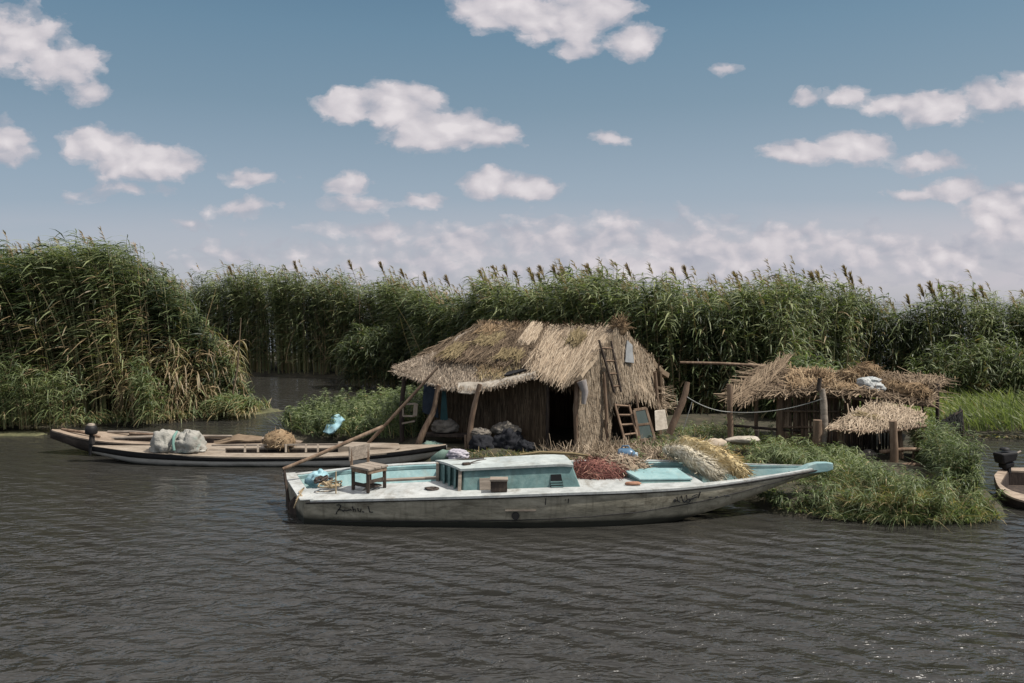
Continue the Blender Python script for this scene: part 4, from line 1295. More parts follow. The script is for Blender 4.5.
CAN, rC = canoe('canoe', [(89, 446, 16.75, 89, 445.6, 16.80, .22), (138, 452.5, 16.35, 140, 446, 17.0, -.02), (196, 456, 16.15, 196, 445.5, 17.05, -.2), (240, 457.2, 16.1, 240, 445.2, 17.1, -.2),
                          (298, 457.3, 16.1, 298, 445, 17.1, -.2), (353, 455.8, 16.1, 353, 445, 17.05, -.18), (388, 453, 16.2, 388, 445, 16.95, -.03), (431, 447.5, 16.45, 431, 445, 16.7, .14), (447, 445, 16.6, 447, 444.5, 16.62, .28)],
                (-5, 16.6, 0), 'long low white boat with a black stripe, carrying bundles behind the big boat', m_white_hull, m_cream, lambda s: float(np.interp(s, [0, .1, .5, .8, 1], [.1, .12, .075, .1, .1])), (.335, .70), .30, .02)
# upright ribs along the open well and a far rail
for px in (245, 258, 286, 306, 318):
    m = MB(); m.beam(PY(px, 452.6, 16.42), PY(px, 444.4, 16.55), .035, .03, (0, 1, 0)); m.build('rib', m_cream, rC)
m = MB(); m.beam(PY(212, 445.2, 16.6), PY(342, 444.4, 16.6), .05, .03); m.build('side_rail', m_plank, rC)
m = MB(); a, b = PY(338, 452.5, 16.4), PY(338, 446, 16.95); m.hexa([a, a + Vector((1.1, -.1, .02)), b + Vector((1.1, 0, 0)), b, a + Vector((0, 0, .14)), a + Vector((1.3, 0, .1)), b + Vector((1.3, 0, .06)), b + Vector((0, 0, .1))]); m.build('fore_deck', m_cream, rC, bevel=.01)

OLD, rO = canoe('wooden_boat', [(50, 430, 17.6, 50, 429.4, 17.66, .38), (78, 437.5, 17.4, 90, 431.3, 18.1, .1), (112, 442.5, 17.22, 150, 434, 18.3, -.05), (170, 445, 17.2, 230, 436, 18.3, -.15), (240, 445, 17.3, 280, 438.5, 18.25, -.15), (290, 443, 17.5, 300, 441, 18.0, 0), (302, 442, 17.7, 303, 441.5, 17.8, .2)],
                (-7.5, 17.7, 0), 'dark weathered wooden boat, empty but for poles, moored behind the white boat at left', m_oldhull, m_oldboat, None, (.3, .78), .2, .06)
m_pole = m_plank
for i, (a, b, rr, lab) in enumerate((((112, 439.5, 17.6), (232, 437.5, 17.5), .035, 'long pale pole lying lengthwise on the dark boat behind the others'),
                                ((62, 430.5, 17.75), (100, 438, 17.5), .03, 'short pole on the raised tip of the dark boat'),
                                ((108, 433.2, 18.1), (160, 435, 17.9), .03, 'thin pole along the far edge of the dark boat'),
                                ((130, 434.8, 17.9), (205, 441, 17.5), .035, 'slanting brown pole lying across the dark boat'))):
    m = MB(); A, B = PY(*a) + Vector((0, 0, .03)), PY(*b) + Vector((0, 0, .03)); m.tube([A, A.lerp(B, .5) + Vector((0, 0, .02)), B], [rr, rr * 1.1, rr * .8], 7, .15)
    tag(m.build('pole', m_pole if i % 2 == 0 else m_wood), lab, 'pole')
m = MB(); a, b = PY(214, 441, 17.6), PY(262, 435.8, 17.8)
sheet(m, [a, a + Vector((.5, .15, .12)), b], [a + Vector((.1, -.3, -.03)), a + Vector((.6, -.25, .06)), b + Vector((.1, -.35, -.02))], .03, 16, 5, .03)
tag(m.build('board', m_straw_old), 'ragged brown sheet of bark lying behind the straw net bundle', 'board')


def outboard(c, label, yaw=0.0, k=1.0, capm=None, tilt=0.0, arm=True, boxy=False):
    """small outboard engine; c = clamp point on the boat"""
    r = thing('outboard_motor', c, label, 'outboard motor')
    def T(x, y, z):
        z2 = z * math.cos(tilt) - x * math.sin(tilt); x2 = z * math.sin(tilt) + x * math.cos(tilt)
        return Vector((c.x + k * (x2 * math.cos(yaw) - y * math.sin(yaw)), c.y + k * (x2 * math.sin(yaw) + y * math.cos(yaw)), c.z + k * z2))
    m = MB()
    if boxy: m.hexa([T(-.2, -.13, .14), T(.2, -.13, .16), T(.2, .13, .16), T(-.2, .13, .14), T(-.24, -.14, .40), T(.26, -.14, .36), T(.26, .14, .36), T(-.24, .14, .40)]); m.hexa([T(-.12, -.11, .0), T(.16, -.11, .02), T(.16, .11, .02), T(-.12, .11, .0), T(-.12, -.11, .15), T(.16, -.11, .15), T(.16, .11, .15), T(-.12, .11, .15)])
    else: m.tube([T(0, 0, .16), T(0, 0, .18), T(0, 0, .22), T(0, 0, .34), T(0, 0, .42), T(0, 0, .45)], [.10 * k, .15 * k, .17 * k, .165 * k, .13 * k, .06 * k], 14)
    m.build('cowl', m_black, r, bevel=.03 if boxy else 0)
    m = MB(); m.tube([T(0, 0, .43), T(0, 0, .47), T(0, 0, .49)], [.11 * k, .10 * k, .05 * k], 12); m.build('starter_cover', capm or m_black, r)
    m = MB(); m.tube([T(0, 0, .17), T(-.03, 0, -.1), T(-.05, 0, -.45)], [.055 * k, .05 * k, .04 * k], 10); m.build('shaft', m_black, r)
    m = MB(); m.hexa([T(-.02, -.09, -.12), T(.06, -.09, -.12), T(.06, .09, -.12), T(-.02, .09, -.12), T(-.02, -.09, .12), T(.06, -.09, .12), T(.06, .09, .12), T(-.02, .09, .12)]); m.build('clamp', m_rail, r, bevel=.01)
    if arm:
        m = MB(); m.tube([T(.08, 0, .2), T(.3, .02, .27), T(.5, .03, .3)], [.025 * k, .02 * k, .024 * k], 8); m.build('tiller_handle', m_plank, r)
    return r


outboard(PY(91.5, 440, 16.7), 'black outboard motor with a grey cap on the left tip of the white boat', 0, .72, m_plank, arm=False)

# bundles in the white boat
m_tarp = surf('white_tarp', [lin(120, 119, 111), lin(151, 149, 140), lin(174, 170, 160)], 5, rough=.7, bump=.9, dist=.03, dirt=lin(92, 150, 140), dirt_amt=.2, dirt_scale=1.6)
def knotted(m, c, r, seed, rz=0, floor=None, fold=.28): m.blob(c, r, .25, 1.7, seed, floor, 44, 26, rz, fold)
z0 = PY(180, 451, 16.45).z
m = MB(); c_ = PY(167.5, 446, 16.55); knotted(m, (c_.x, c_.y, z0 + .08), (.34, .30, .36), 3, .2, z0, .16); c2 = PY(189, 446, 16.5); knotted(m, (c2.x, c2.y, z0 + .08), (.35, .30, .36), 6, -.2, z0, .16)
tarp = tag(m.build('tarp_bundle', m_tarp), 'big white plastic tarp bundle tied up on the white boat', 'bundle')
m = MB(); m.tube([PY(174, 450.5, 16.22), PY(173, 444, 16.24), PY(174, 437, 16.3), PY(177, 431.5, 16.5)], [.03, .03, .03, .02], 8, .4)
tag(m.build('tie_strap', surf('green_cord', [lin(84, 126, 116), lin(112, 150, 138)], 9)), 'sea green cloth strip hanging over the white tarp bundle', 'strap')
z0 = PY(280, 446.5, 16.8).z
m = MB(); c_ = PY(279, 440, 16.8); m.blob((c_.x, c_.y, z0 + .08), (.33, .28, .28), .2, 1.8, 12, z0, 30, 18, 0, .1, .5); fuzz(m, (c_.x, c_.y, z0 + .04), (.36, .31, .33), 1600, .10, .012, (.6, .25), z0)
tag(m.build('net_heap', m_hay), 'rounded straw coloured net heap in the white boat', 'net')

# ------------------------------------------------------------------ right-hand boat
RB, rR = canoe('rowing_boat', [(994, 475, 14.0, 999, 469.8, 14.35, .1), (999, 487, 13.35, 1010, 468.6, 14.5, -.1), (1012, 497, 12.95, 1035, 468.2, 14.55, -.2), (1040, 503, 12.7, 1060, 468, 14.55, -.2), (1090, 505, 12.65, 1110, 468.5, 14.5, -.2), (1160, 500, 12.9, 1180, 472, 14.3, -.15), (1230, 486, 13.4, 1234, 480, 13.7, .1)],
               (9.4, 13.6, 0), 'pale brown rowing boat with a rounded stern cut off by the right edge', m_oldhull, m_oldboat, None, (.16, .86), .14, .05)
outboard(PY(1006, 468, 14.35), 'black outboard motor tilted on the stern of the brown boat at the right edge', .3, .78, None, -.12, True, True)
# ------------------------------------------------------------------ thatched hut
GZ = .30
hut = thing('thatched_hut', (0.8, 18.0, GZ), 'thatched reed hut with a dark doorway and a sagging porch roof on the island', 'hut')
R1, R2 = PY(480, 326, 19.5), PY(619, 329, 17.5)
RM = PY(548, 328.5, 18.5)
A_, B_ = PY(428, 436, 18.2), PY(578, 451, 16.5)          # foot of the front wall, left and right
A_.z = B_.z = GZ
C_ = PY(660, 441, 17.9); C_.z = GZ                          # right rear corner
D_ = Vector((-.3, 20.9, GZ))                               # left rear corner
E_rt = PY(579, 377, 16.4)                                  # eave above the right front corner
# --- walls
def wall(name, top, bot, n, tint, mat=m_straw_wall, L=.7, thick=.08, W=.022, bump=.02, lab=None):
    m = MB(); sheet(m, top, bot, thick, 18, 8, bump, 2.0, tint=tint)
    straws(m, top, bot, n, L, W, .03, .05, (tint, .16))
    o = m.build(name, mat, hut)
    if lab: o['label'] = lab
    return o
def on_front(px, z):
    """point of the front wall plane seen at px"""
    d = (B_ - A_); k = (px - 512) / FPX
    t = (k * A_.y - A_.x) / (d.x - k * d.y)
    p = A_ + d * t; return Vector((p.x, p.y, z))
dl, dr = 547.5, 573
wall('front_wall', [on_front(428, 1.72), on_front(dl, 1.66)], [on_front(428, GZ - .1), on_front(dl, GZ - .1)], 1500, .40)
wall('door_header', [on_front(dl, 1.76), on_front(dr + 3, 1.74)], [on_front(dl, 1.62), on_front(dr + 3, 1.62)], 120, .35, L=.3)
wall('side_wall', [D_ + Vector((0, 0, 1.5)), A_ + Vector((0, 0, 1.7))], [D_ - Vector((0, 0, .1)), A_ - Vector((0, 0, .1))], 400, .35)
wall('back_wall', [D_ + Vector((0, 0, 1.5)), C_ + Vector((0, 0, 1.5))], [D_ - Vector((0, 0, .1)), C_ - Vector((0, 0, .1))], 500, .35)
# gable, lit by the sun: left panel down to the ground, right panel ending above a gap
g1t = [PY(577, 378, 16.42), PY(590, 362, 16.7), PY(606, 343, 17.1), PY(617, 331, 17.42)]
g1b = [PY(577, 451, 16.40), PY(590, 450, 16.62), PY(603, 449, 16.9), PY(607, 447, 17.05)]
m = MB()
sheet(m, g1t, g1b, .09, 16, 14, .09, 5.0, tint=.62)
straws(m, g1t, g1b, 4200, .3, .012, .06, .22, (.62, .22))
m.build('gable_wall', m_straw, hut)
g2t = [PY(605, 345, 17.12), PY(612, 337, 17.25), PY(619, 329.5, 17.42), PY(628, 338, 17.6), PY(640, 352, 17.85), PY(652, 365, 18.1)]
g2b = [PY(606, 408, 16.98), PY(615, 402, 17.0), PY(626, 398, 17.1), PY(640, 398, 17.3), PY(651, 402, 17.6), PY(659, 406, 17.95)]
m = MB()
sheet(m, g2t, g2b, .12, 20, 14, .09, 8.0, tint=.55)
straws(m, g2t, g2b, 4200, .28, .012, .06, .22, (.58, .22))
m.build('gable_mat', m_straw, hut)
gs_t = [PY(652, 364, 17.85), PY(659, 380, 18.2)]; gs_b = [PY(659, 406, 17.7), PY(664, 402, 18.3)]
m = MB()
g3t = [PY(640, 352, 17.86), PY(650, 362, 18.15), PY(660, 376, 18.7)]; g3b = [PY(656, 406, 17.8), PY(661, 408, 18.1), PY(663, 404, 18.6)]
sheet(m, g3t, g3b, .14, 10, 10, .08, 3.0, tint=.45)
straws(m, g3t, g3b, 800, .4, .018, .08, .25, (.5, .2))
n = 60
bs = np.array([list(poly_at(g3b, random.random()) + Vector((random.uniform(-.1, .1), 0, random.uniform(-.05, .5)))) for _ in range(n)])
m.ribbons(bs, unit(np.stack([RNG.uniform(.6, 1.2, n), RNG.normal(0, .3, n), RNG.uniform(-.9, .3, n)], 1)), .35, .016, unit(RNG.normal(0, 1, (n, 3))), RNG.normal(0, .1, (n, 3)), (.8, 1, .8, .4), RNG.uniform(.2, .8, n))
m.build('gable_fringe', m_straw, hut)
# lower dark recess behind the gable mat is left open; timber inside
for (a, b, r) in ((PY(607, 450, 16.75), PY(604, 372, 16.85), .035), (PY(641, 445, 17.2), PY(636, 395, 17.1), .03), (PY(659, 442, 17.85), PY(655, 372, 17.8), .045)):
    m = MB(); m.tube([a, a.lerp(b, .5) + Vector((.02, 0, 0)), b], [r, r, r * .8], 8, .15); m.build('post', m_wood, hut)
m = MB(); m.tube([PY(577, 452, 16.40), PY(575.5, 415, 16.38), PY(577, 377, 16.36)], [.05, .048, .045], 9, .15); m.build('door_post', m_wood, hut)
m = MB(); m.tube([on_front(dl, GZ) + Vector((0, -.08, 0)), on_front(dl + .5, 1.75) + Vector((0, -.08, 0))], [.04, .035], 8, .15); m.build('door_post', m_wood_dark, hut)
m = MB(); m.tube([PY(581, 381, 16.3), PY(585, 392, 16.28), PY(583.5, 404, 16.28)], [.10, .08, .04], 9, .3); m.build('cloth_roll', surf('grey_rag', [lin(120, 112, 108), lin(168, 160, 156)], 8), hut)
# --- roof
rt, rb = [RM + Vector((0, 0, .02)), PY(570, 328, 18.2), PY(596, 328, 17.85), R2], [PY(527, 362, 17.0), PY(545, 377, 16.55), PY(565, 384, 16.28), PY(580, 374, 16.3)]
m = MB()
sheet(m, rt, rb, .10, 24, 12, .05, 1.0, tint=.6)
straws(m, rt, rb, 4200, .6, .012, .05, .10, (.58, .24), .1, .93)
straws(m, rt, rb, 700, .55, .014, .055, .12, (.12, .1), .05, .95)
straws(m, rt, rb, 380, .6, .015, .07, .16, (.62, .18), .6, .97)
m.build('thatch', m_straw, hut)
lt, lb = [R1, PY(515, 327.5, 18.9), RM], [PY(432, 359, 18.1), PY(482, 361, 17.5), PY(534, 364, 16.9)]
m = MB()
sheet(m, lt, lb, .12, 24, 12, .06, 3.0, tint=.42)
straws(m, lt, lb, 3600, .5, .013, .07, .35, (.30, .24), 0, 1.0)
m.build('old_thatch', m_straw_old, hut)
ht, hb = [R1 + Vector((-.02, .1, -.02)), R1], [PY(415, 357, 19.3), PY(434, 360, 18.4)]
m = MB(); sheet(m, ht, hb, .12, 8, 12, .06, 6.0, tint=.4); straws(m, ht, hb, 500, .5, .018, .07, .4, (.4, .22)); m.build('hip_thatch', m_straw_old, hut)
bt, bb = [R1, R2], [D_ + Vector((-.9, .4, 1.4)), C_ + Vector((.3, .5, 1.4))]
m = MB(); sheet(m, bt, bb, .12, 20, 8, .06, 4.0, tint=.45); straws(m, bt, bb, 900, .6, .02, .07, .3, (.45, .2)); m.build('back_thatch', m_straw_old, hut)
# mats, moss and ridge litter on the roof
def onroof(u, v, lift=.0, t=lt, b=lb):
    p = poly_at(t, u).lerp(poly_at(b, u), v); n = Vector((-.1, -.55, .83)); return p + n * lift
def patch_on(name, mat, us, v0, v1, lift, nst, tint, t=lt, b=lb, L=.4, thick=.025, jit=.4, along='v'):
    uu = list(np.interp(np.linspace(0, 1, 7), np.linspace(0, 1, len(us)), us)); top = [onroof(u + random.uniform(-.02, .02), v0 + random.uniform(-.07, .05), lift - .03, t, b) for u in uu]; bot = [onroof(u + random.uniform(-.02, .02), v1 + random.uniform(-.08, .07), lift - .03, t, b) for u in uu]
    m = MB(); sheet(m, top, bot, thick, 14, 6, .05, random.uniform(0, 9), tint=tint); straws(m, top, bot, nst, L, .018, .05, jit, (tint, .2), along=along)
    return m.build(name, mat, hut)
patch_on('reed_mat', m_straw, [.74, .84, .93], .06, .42, .10, 500, .66, L=.5, jit=.08)
patch_on('moss_mat', m_moss, [.22, .36, .50], .34, .54, .09, 300, .5)
patch_on('moss_mat', m_moss, [.05, .14, .24], .70, .95, .09, 300, .45)
patch_on('moss_mat', m_hay, [.12, .24, .34], .16, .32, .10, 260, .4)
patch_on('moss_mat', m_moss, [.62, .75, .88], .80, .97, .09, 220, .38)
patch_on('moss_mat', m_moss, [.42, .52, .60], .18, .32, .11, 200, .55, rt, rb)
patch_on('brush_ridge', m_hay, [-.02, .2, .42, .6], -.02, .10, .06, 420, .3, jit=.8, L=.32)
m = MB(); sheet(m, [PY(458, 336, 19.0), PY(472, 329, 19.3)], [PY(450, 344, 18.9), PY(470, 342, 18.75)], .03, 6, 5, .03)
m.build('board', m_plank, hut)
m = MB(); fuzz(m, PY(619, 328, 17.45), (.16, .15, .22), 380, .22, .014, (.35, .2), None, flow=(.2, 0, .9)); m.blob(PY(620, 329, 17.45), (.14, .12, .2), .3, 2, 4, tint=.3)
m.build('ridge_tuft', m_hay, hut)
m = MB(); m.tube([PY(495, 322.5, 19.2), PY(507, 327, 19.0)], .035, 7, .2); m.tube([PY(480, 325, 19.4), PY(530, 325.5, 18.8)], .03, 7, .2)
m.build('ridge_stick', m_wood, hut)
# --- porch
pt = [PY(402, 366, 18.35), PY(437, 355.5, 18.4), PY(490, 359.5, 17.75), PY(533, 364.5, 17.1)]
pb = [PY(396, 371.5, 17.9), PY(446, 387, 17.05), PY(482, 388.5, 16.7), PY(536, 375.5, 16.55)]
m = MB()
sheet(m, pt, pb, .07, 30, 12, .045, 12.0, sag=.05, tint=.55)
straws(m, pt, pb, 4200, .36, .012, .04, .35, (.58, .2), 0, 1.0)
straws(m, pt, pb, 700, .34, .012, .042, .5, (.15, .12), 0, 1.0)
straws(m, pt, pb, 260, .28, .014, .03, .35, (.5, .2), .93, 1.06)
straws(m, pt, pb, 160, .45, .016, .05, .5, (.4, .2), 0, 1, 'u', u0=0, u1=.1)
por = m.build('porch_roof', m_straw_grey, hut)
patch_on('moss_mat', m_moss, [.62, .75, .9], .45, .72, .05, 260, .5, pt, pb)
patch_on('moss_mat', m_hay, [.60, .70, .80], .32, .48, .06, 160, .5, pt, pb)
m = MB(); c = [onroof(.82, .62, .09, pt, pb), onroof(.95, .62, .09, pt, pb)]; d = [onroof(.80, .80, .09, pt, pb), onroof(.90, .76, .09, pt, pb)]
sheet(m, c, d, .03, 8, 5, .03); m.build('tar_paper', m_black, hut)
m_canvas = surf('dirty_canvas', [lin(128, 118, 104), lin(170, 160, 144), lin(196, 188, 172)], 6, rough=.9, bump=.8, dist=.02)
m = MB(); sheet(m, [onroof(.60, .05, .07, pt, pb), onroof(.80, .03, .07, pt, pb), onroof(.99, .10, .07, pt, pb)], [onroof(.60, .16, .07, pt, pb), onroof(.8, .14, .07, pt, pb), onroof(.99, .26, .07, pt, pb)], .03, 16, 5, .04); m.build('canvas', m_canvas, hut)
m = MB(); sheet(m, [onroof(.45, .90, .05, pt, pb), onroof(.56, .88, .06, pt, pb), onroof(.7, .93, .05, pt, pb)], [onroof(.44, 1.12, -.02, pt, pb), onroof(.56, 1.14, -.04, pt, pb), onroof(.68, 1.05, .0, pt, pb)], .03, 14, 6, .04); m.build('canvas', m_canvas, hut)
m = MB(); sheet(m, [onroof(.68, .88, .06, pt, pb), onroof(.84, .86, .05, pt, pb), onroof(1, .80, .05, pt, pb)], [onroof(.68, 1.04, 0, pt, pb), onroof(.84, 1.05, 0, pt, pb), onroof(1, 1.1, -.03, pt, pb)], .03, 14, 5, .03); m.build('canvas', m_canvas, hut)
for i, (pts, rr) in enumerate((([PY(471, 449, 16.6), PY(470, 432, 16.6), PY(474, 408, 16.62), PY(480, 384, 16.62)], [.07, .065, .055, .05]),
                             ([PY(418, 445, 17.0), PY(425, 428, 17.0), PY(434, 410, 17.02), PY(437, 392, 17.05), PY(439, 385, 17.05)], [.07, .065, .055, .05, .05]),
                             ([PY(402, 442, 17.7), PY(402, 405, 17.75), PY(405, 372, 17.8)], [.06, .055, .05]))):
    m = MB(); m.tube(crom(pts, 12), list(np.interp(np.linspace(0, 1, 12), np.linspace(0, 1, len(rr)), rr)), 9, .25); m.build('porch_post', m_wood if i < 2 else m_wood_dark, hut)
for a, b in ((PY(398, 372.5, 17.85), PY(446, 389, 17.0)), (PY(446, 389, 17.0), PY(535, 378, 16.5))):
    m = MB(); m.tube([a - (b - a).normalized() * .12, a.lerp(b, .5) + Vector((0, 0, -.02)), b], .032, 7, .2); m.build('porch_beam', m_plank, hut)
m = MB(); m.tube([PY(466, 449, 16.62), PY(465.5, 435, 16.63)], [.035, .03], 7, .2); m.build('post_stub', m_wood, hut)

# ------------------------------------------------------------------ things round the hut
def poles(pts, rad, label, mat=m_wood, name='pole', cat='pole', n=8, group=None):
    m = MB(); k = max(len(pts) * 4, 8)
    P = crom(pts, k)
    m.tube(P, list(np.interp(np.linspace(0, 1, k), np.linspace(0, 1, len(rad)), rad)), n, .2)
    return tag(m.build(name, mat), label, cat, group)
poles([PY(366, 445.5, 16.9), PY(402, 407, 16.85), PY(438, 367, 16.8)], [.035, .035, .025], 'long thin pole leaning from the bank up against the porch roof')
def ladder(a0, a1, b0, b1, nr, r, lab, mat=m_wood_dark, step0=.08, step1=.92):
    base = (a0 + b0) / 2
    t = thing('ladder', base, lab, 'ladder')
    for p, q in ((a0, a1), (b0, b1)):
        m = MB(); m.tube([p, p.lerp(q, .5), q], [r, r, r * .9], 7, .15); m.build('side_rail', mat, t)
    for k in range(nr):
        f = step0 + (step1 - step0) * k / max(nr - 1, 1)
        m = MB(); m.beam(a0.lerp(a1, f), b0.lerp(b1, f), .045, .028, (0, -.5, 1)); m.build('rung', m_wood, t)
    return t
ladder(PY(614.5, 393, 16.84), PY(599, 340, 16.86), PY(621, 392, 16.88), PY(611, 341, 17.0), 4, .028, 'short dark ladder lying flat on the sunlit gable thatch', step0=.12, step1=.85)
ladder(PY(627, 449, 16.2), PY(615, 404, 16.82), PY(640, 446, 16.3), PY(629, 405, 16.9), 5, .028, 'wooden ladder leaning on the hut with its feet on the ground', m_wood, .08, .97)
m = MB(); sheet(m, [PY(627, 340, 17.4), PY(632, 345, 17.45)], [PY(625, 362, 17.2), PY(634, 363, 17.3)], .03, 6, 8, .03); tag(m.build('cloth', surf('grey_cloth', [lin(110, 114, 116), lin(150, 152, 152)], 6)), 'grey cloth hanging down from the gable top of the hut', 'cloth')
m = MB(); p = [PY(655.5, 431, 16.7), PY(667.5, 429, 16.85), PY(664.5, 410, 17.0), PY(654.5, 411, 16.85)]; o = Vector((.02, .04, .01))
m.hexa([p[0], p[1], p[1] + o, p[0] + o, p[3], p[2], p[2] + o, p[3] + o]); tag(m.build('board', m_canvas, bevel=.008), 'whitish board leaning at the right corner of the hut', 'board')
gl = thing('window_frame', PY(646, 439, 16.6), 'old framed glass pane leaning in the gap under the gable', 'window frame')
p = [PY(640, 440, 16.45), PY(655, 439, 16.6), PY(646, 408, 16.85), PY(634, 410, 16.7)]
m = MB(); o = Vector((0, .01, 0)); m.hexa([p[0], p[1], p[1] + o, p[0] + o, p[3], p[2], p[2] + o, p[3] + o])
m_glass, ntg, bg_ = newmat('dusty_glass'); bg_.inputs['Base Color'].default_value = lin(52, 66, 62); bg_.inputs['Roughness'].default_value = .25; bg_.inputs['Specular IOR Level'].default_value = .7
m.build('pane', m_glass, gl)
m = MB()
for a, b in ((0, 1), (1, 2), (2, 3), (3, 0)): m.beam(p[a] - o, p[b] - o, .05, .03, (0, 1, 0))
m.beam(p[0].lerp(p[3], .5) - o, p[1].lerp(p[2], .5) - o, .04, .025, (0, 1, 0))
m.build('frame', m_wood, gl)
poles([PY(669, 434, 16.3), PY(677, 415, 16.32), PY(684, 398, 16.35), PY(687.5, 382, 16.4)], [.075, .07, .065, .05], 'thick crooked post leaning right of the hut with a rope tied to it', m_wood, 'post', 'post')
# sacks and bundles under the porch
m_sack = surf('pale_sack', [lin(84, 78, 70), lin(114, 107, 97), lin(142, 134, 122)], 5, rough=.95, bump=.9, dist=.02)
m_sackd = surf('dark_sack', [lin(20, 22, 26), lin(32, 34, 40), lin(50, 50, 54)], 5, rough=.9, bump=.9, dist=.02)
m_bgreen = surf('green_cloth', [lin(70, 92, 84), lin(100, 126, 114), lin(134, 154, 142)], 5, rough=.8)
def sack(px, py, D, r, mat, lab, seed, name='sack', fl=GZ, rz=0.0, cat='sack'):
    m = MB(); c = PY(px, py, D); m.blob(c, r, .22, 1.7, seed, fl, 40, 26, rz, .2); return tag(m.build(name, mat), lab, cat)
sack(482, 446, 16.5, (.28, .25, .26), m_sackd, 'black sack beside the front porch post', 3)
sack(508, 444, 16.6, (.36, .26, .32), m_sackd, 'large dark sack in front of the shaded wall', 5)
sack(480, 433, 16.65, (.24, .2, .12), m_sack, 'small pale sack lying on the black sack by the porch post', 7, fl=.5)
sack(506, 430, 16.75, (.32, .22, .17), m_sack, 'pale crumpled sack on top of the large dark sack', 9, fl=.6)
sack(445, 428, 17.3, (.30, .24, .22), m_sack, 'greyish sack on the bench in the back of the porch', 12, fl=.55)
sack(432, 446.5, 16.9, (.26, .16, .12), m_bgreen, 'green cloth heap at the tip of the white boat under the porch', 14, 'cloth', fl=.28, cat='cloth')
sack(458, 455, 15.5, (.22, .16, .13), surf('lilac_sack', [lin(150, 146, 156), lin(190, 184, 192)], 5, bump=.8, dist=.02), 'pale lilac sack by the bank between the big boat and porch', 16)
sack(525, 447, 16.3, (.2, .16, .16), m_sackd, 'little dark bundle at the left side of the doorway', 18)
m = MB(); a = PY(440, 458, 15.6); ax = Vector((.75, -.2, .5)).normalized(); m.tube([a - ax * .17, a - ax * .15, a, a + ax * .14, a + ax * .2, a + ax * .23], [.05, .11, .125, .12, .06, .05], 16)
tag(m.build('jug', m_bgreen), 'pale green plastic jug lying behind the big boat near the porch', 'jug')
bn = thing('bench', PY(440, 440, 17.2), 'rough plank bench at the back of the porch under the grey sack', 'bench')
m = MB(); m.beam(PY(420, 434, 17.3), PY(470, 435, 17.1), .3, .05); m.build('plank', m_wood_dark, bn)
for px in (424, 464):
    m = MB(); m.tube([PY(px, 444, 17.2), PY(px, 434, 17.2)], .035, 7, .1); m.build('leg', m_wood_dark, bn)
m_navy = surf('navy_cloth', [lin(24, 32, 42), lin(36, 46, 58), lin(48, 60, 72)], 5, rough=.95, bump=.6)
m = MB(); sheet(m, [PY(424, 384, 17.3), PY(436, 388, 17.25)], [PY(422, 412, 17.3), PY(438, 418, 17.2)], .04, 10, 8, .06); tag(m.build('garment', m_navy), 'dark blue garment hanging in the shade at the left end of the porch', 'garment')
m = MB(); sheet(m, [PY(442, 390, 17.2), PY(446, 391, 17.2)], [PY(440, 424, 17.2), PY(448, 424, 17.2)], .04, 8, 8, .05); tag(m.build('garment', surf('teal_cloth', [lin(30, 62, 66), lin(46, 84, 86)], 5, rough=.95)), 'narrow teal garment hanging behind the left porch post', 'garment')
# white frame hanging at the left of the porch
fr = thing('white_frame', PY(409, 416, 17.6), 'small square white wooden frame fixed at the left end of the porch', 'frame')
q = [PY(403, 416, 17.55), PY(415, 416, 17.5), PY(416, 403.5, 17.5), PY(403, 404.5, 17.55)]
for k in range(4):
    m = MB(); m.beam(q[k], q[(k + 1) % 4], .035 if k != 1 else .09, .03, (0, 1, 0)); m.build('frame_side', m_cream, fr)
m = MB(); m.beam(PY(402, 423.5, 17.55), PY(415, 421, 17.5), .03, .05, (0, 1, 0)); tag(m.build('slat', m_cream), 'single pale slat nailed below the white frame at the porch', 'slat')
m = MB(); sheet(m, [PY(333, 417, 18.15), PY(339, 415, 18.2), PY(345, 420, 18.1)], [PY(323, 431, 17.9), PY(329, 434, 17.85), PY(336, 432, 17.85)], .04, 14, 12, .13); tag(m.build('plastic_sheet', m_sheet), 'pale turquoise plastic sheet caught in the weeds left of the porch', 'sheet')

# ------------------------------------------------------------------ stick shed at right
shed = thing('stick_shed', (6.9, 17.4, GZ), 'low shed of sticks with a ragged straw roof right of the hut', 'shed')
st_, sb_ = [PY(757, 366.5, 18.4), PY(800, 371, 18.5), PY(850, 373, 18.6), PY(900, 375, 18.7), PY(946, 379, 18.7)], [PY(730, 399, 17.0), PY(770, 394, 16.9), PY(820, 391, 16.7), PY(870, 395, 16.5), PY(932, 404, 16.7)]
m = MB()
sheet(m, st_, sb_, .06, 30, 10, .07, 7.0, tint=.4)
straws(m, st_, sb_, 900, .55, .022, .07, .35, (.45, .25))
straws(m, st_, sb_, 900, .8, .022, .08, .25, (.5, .25), 0, 1, 'u')
straws(m, st_, sb_, 350, .6, .022, .05, .5, (.5, .25), .9, 1.05)
m.build('roof', m_straw_old, shed)
def thatch_spill(t, b, n, tint, mat, name, L, lift, th=.06, jit=.2):
    m = MB(); sheet(m, t, b, th, 12, 8, .06, random.uniform(0, 9), tint=tint); straws(m, t, b, n, L, .022, lift, jit, (tint, .22), -.05, 1.08); return m.build(name, mat, shed)
thatch_spill([PY(772, 365, 18.0), PY(788, 362, 18.1)], [PY(730, 397, 16.9), PY(754, 400, 16.8)], 420, .55, m_straw_old, 'reed_sheaf', .7, .06, jit=.22)
thatch_spill([PY(790, 371, 18.0), PY(832, 373, 18.0)], [PY(786, 388, 17.0), PY(830, 386, 17.0)], 420, .5, m_hay, 'hay_mat', .35, .09, jit=.8)
thatch_spill([PY(882, 378, 18.4), PY(945, 380, 18.5)], [PY(890, 385, 17.6), PY(940, 388, 17.6)], 420, .4, m_straw_old, 'twig_mat', .6, .10, jit=.3)
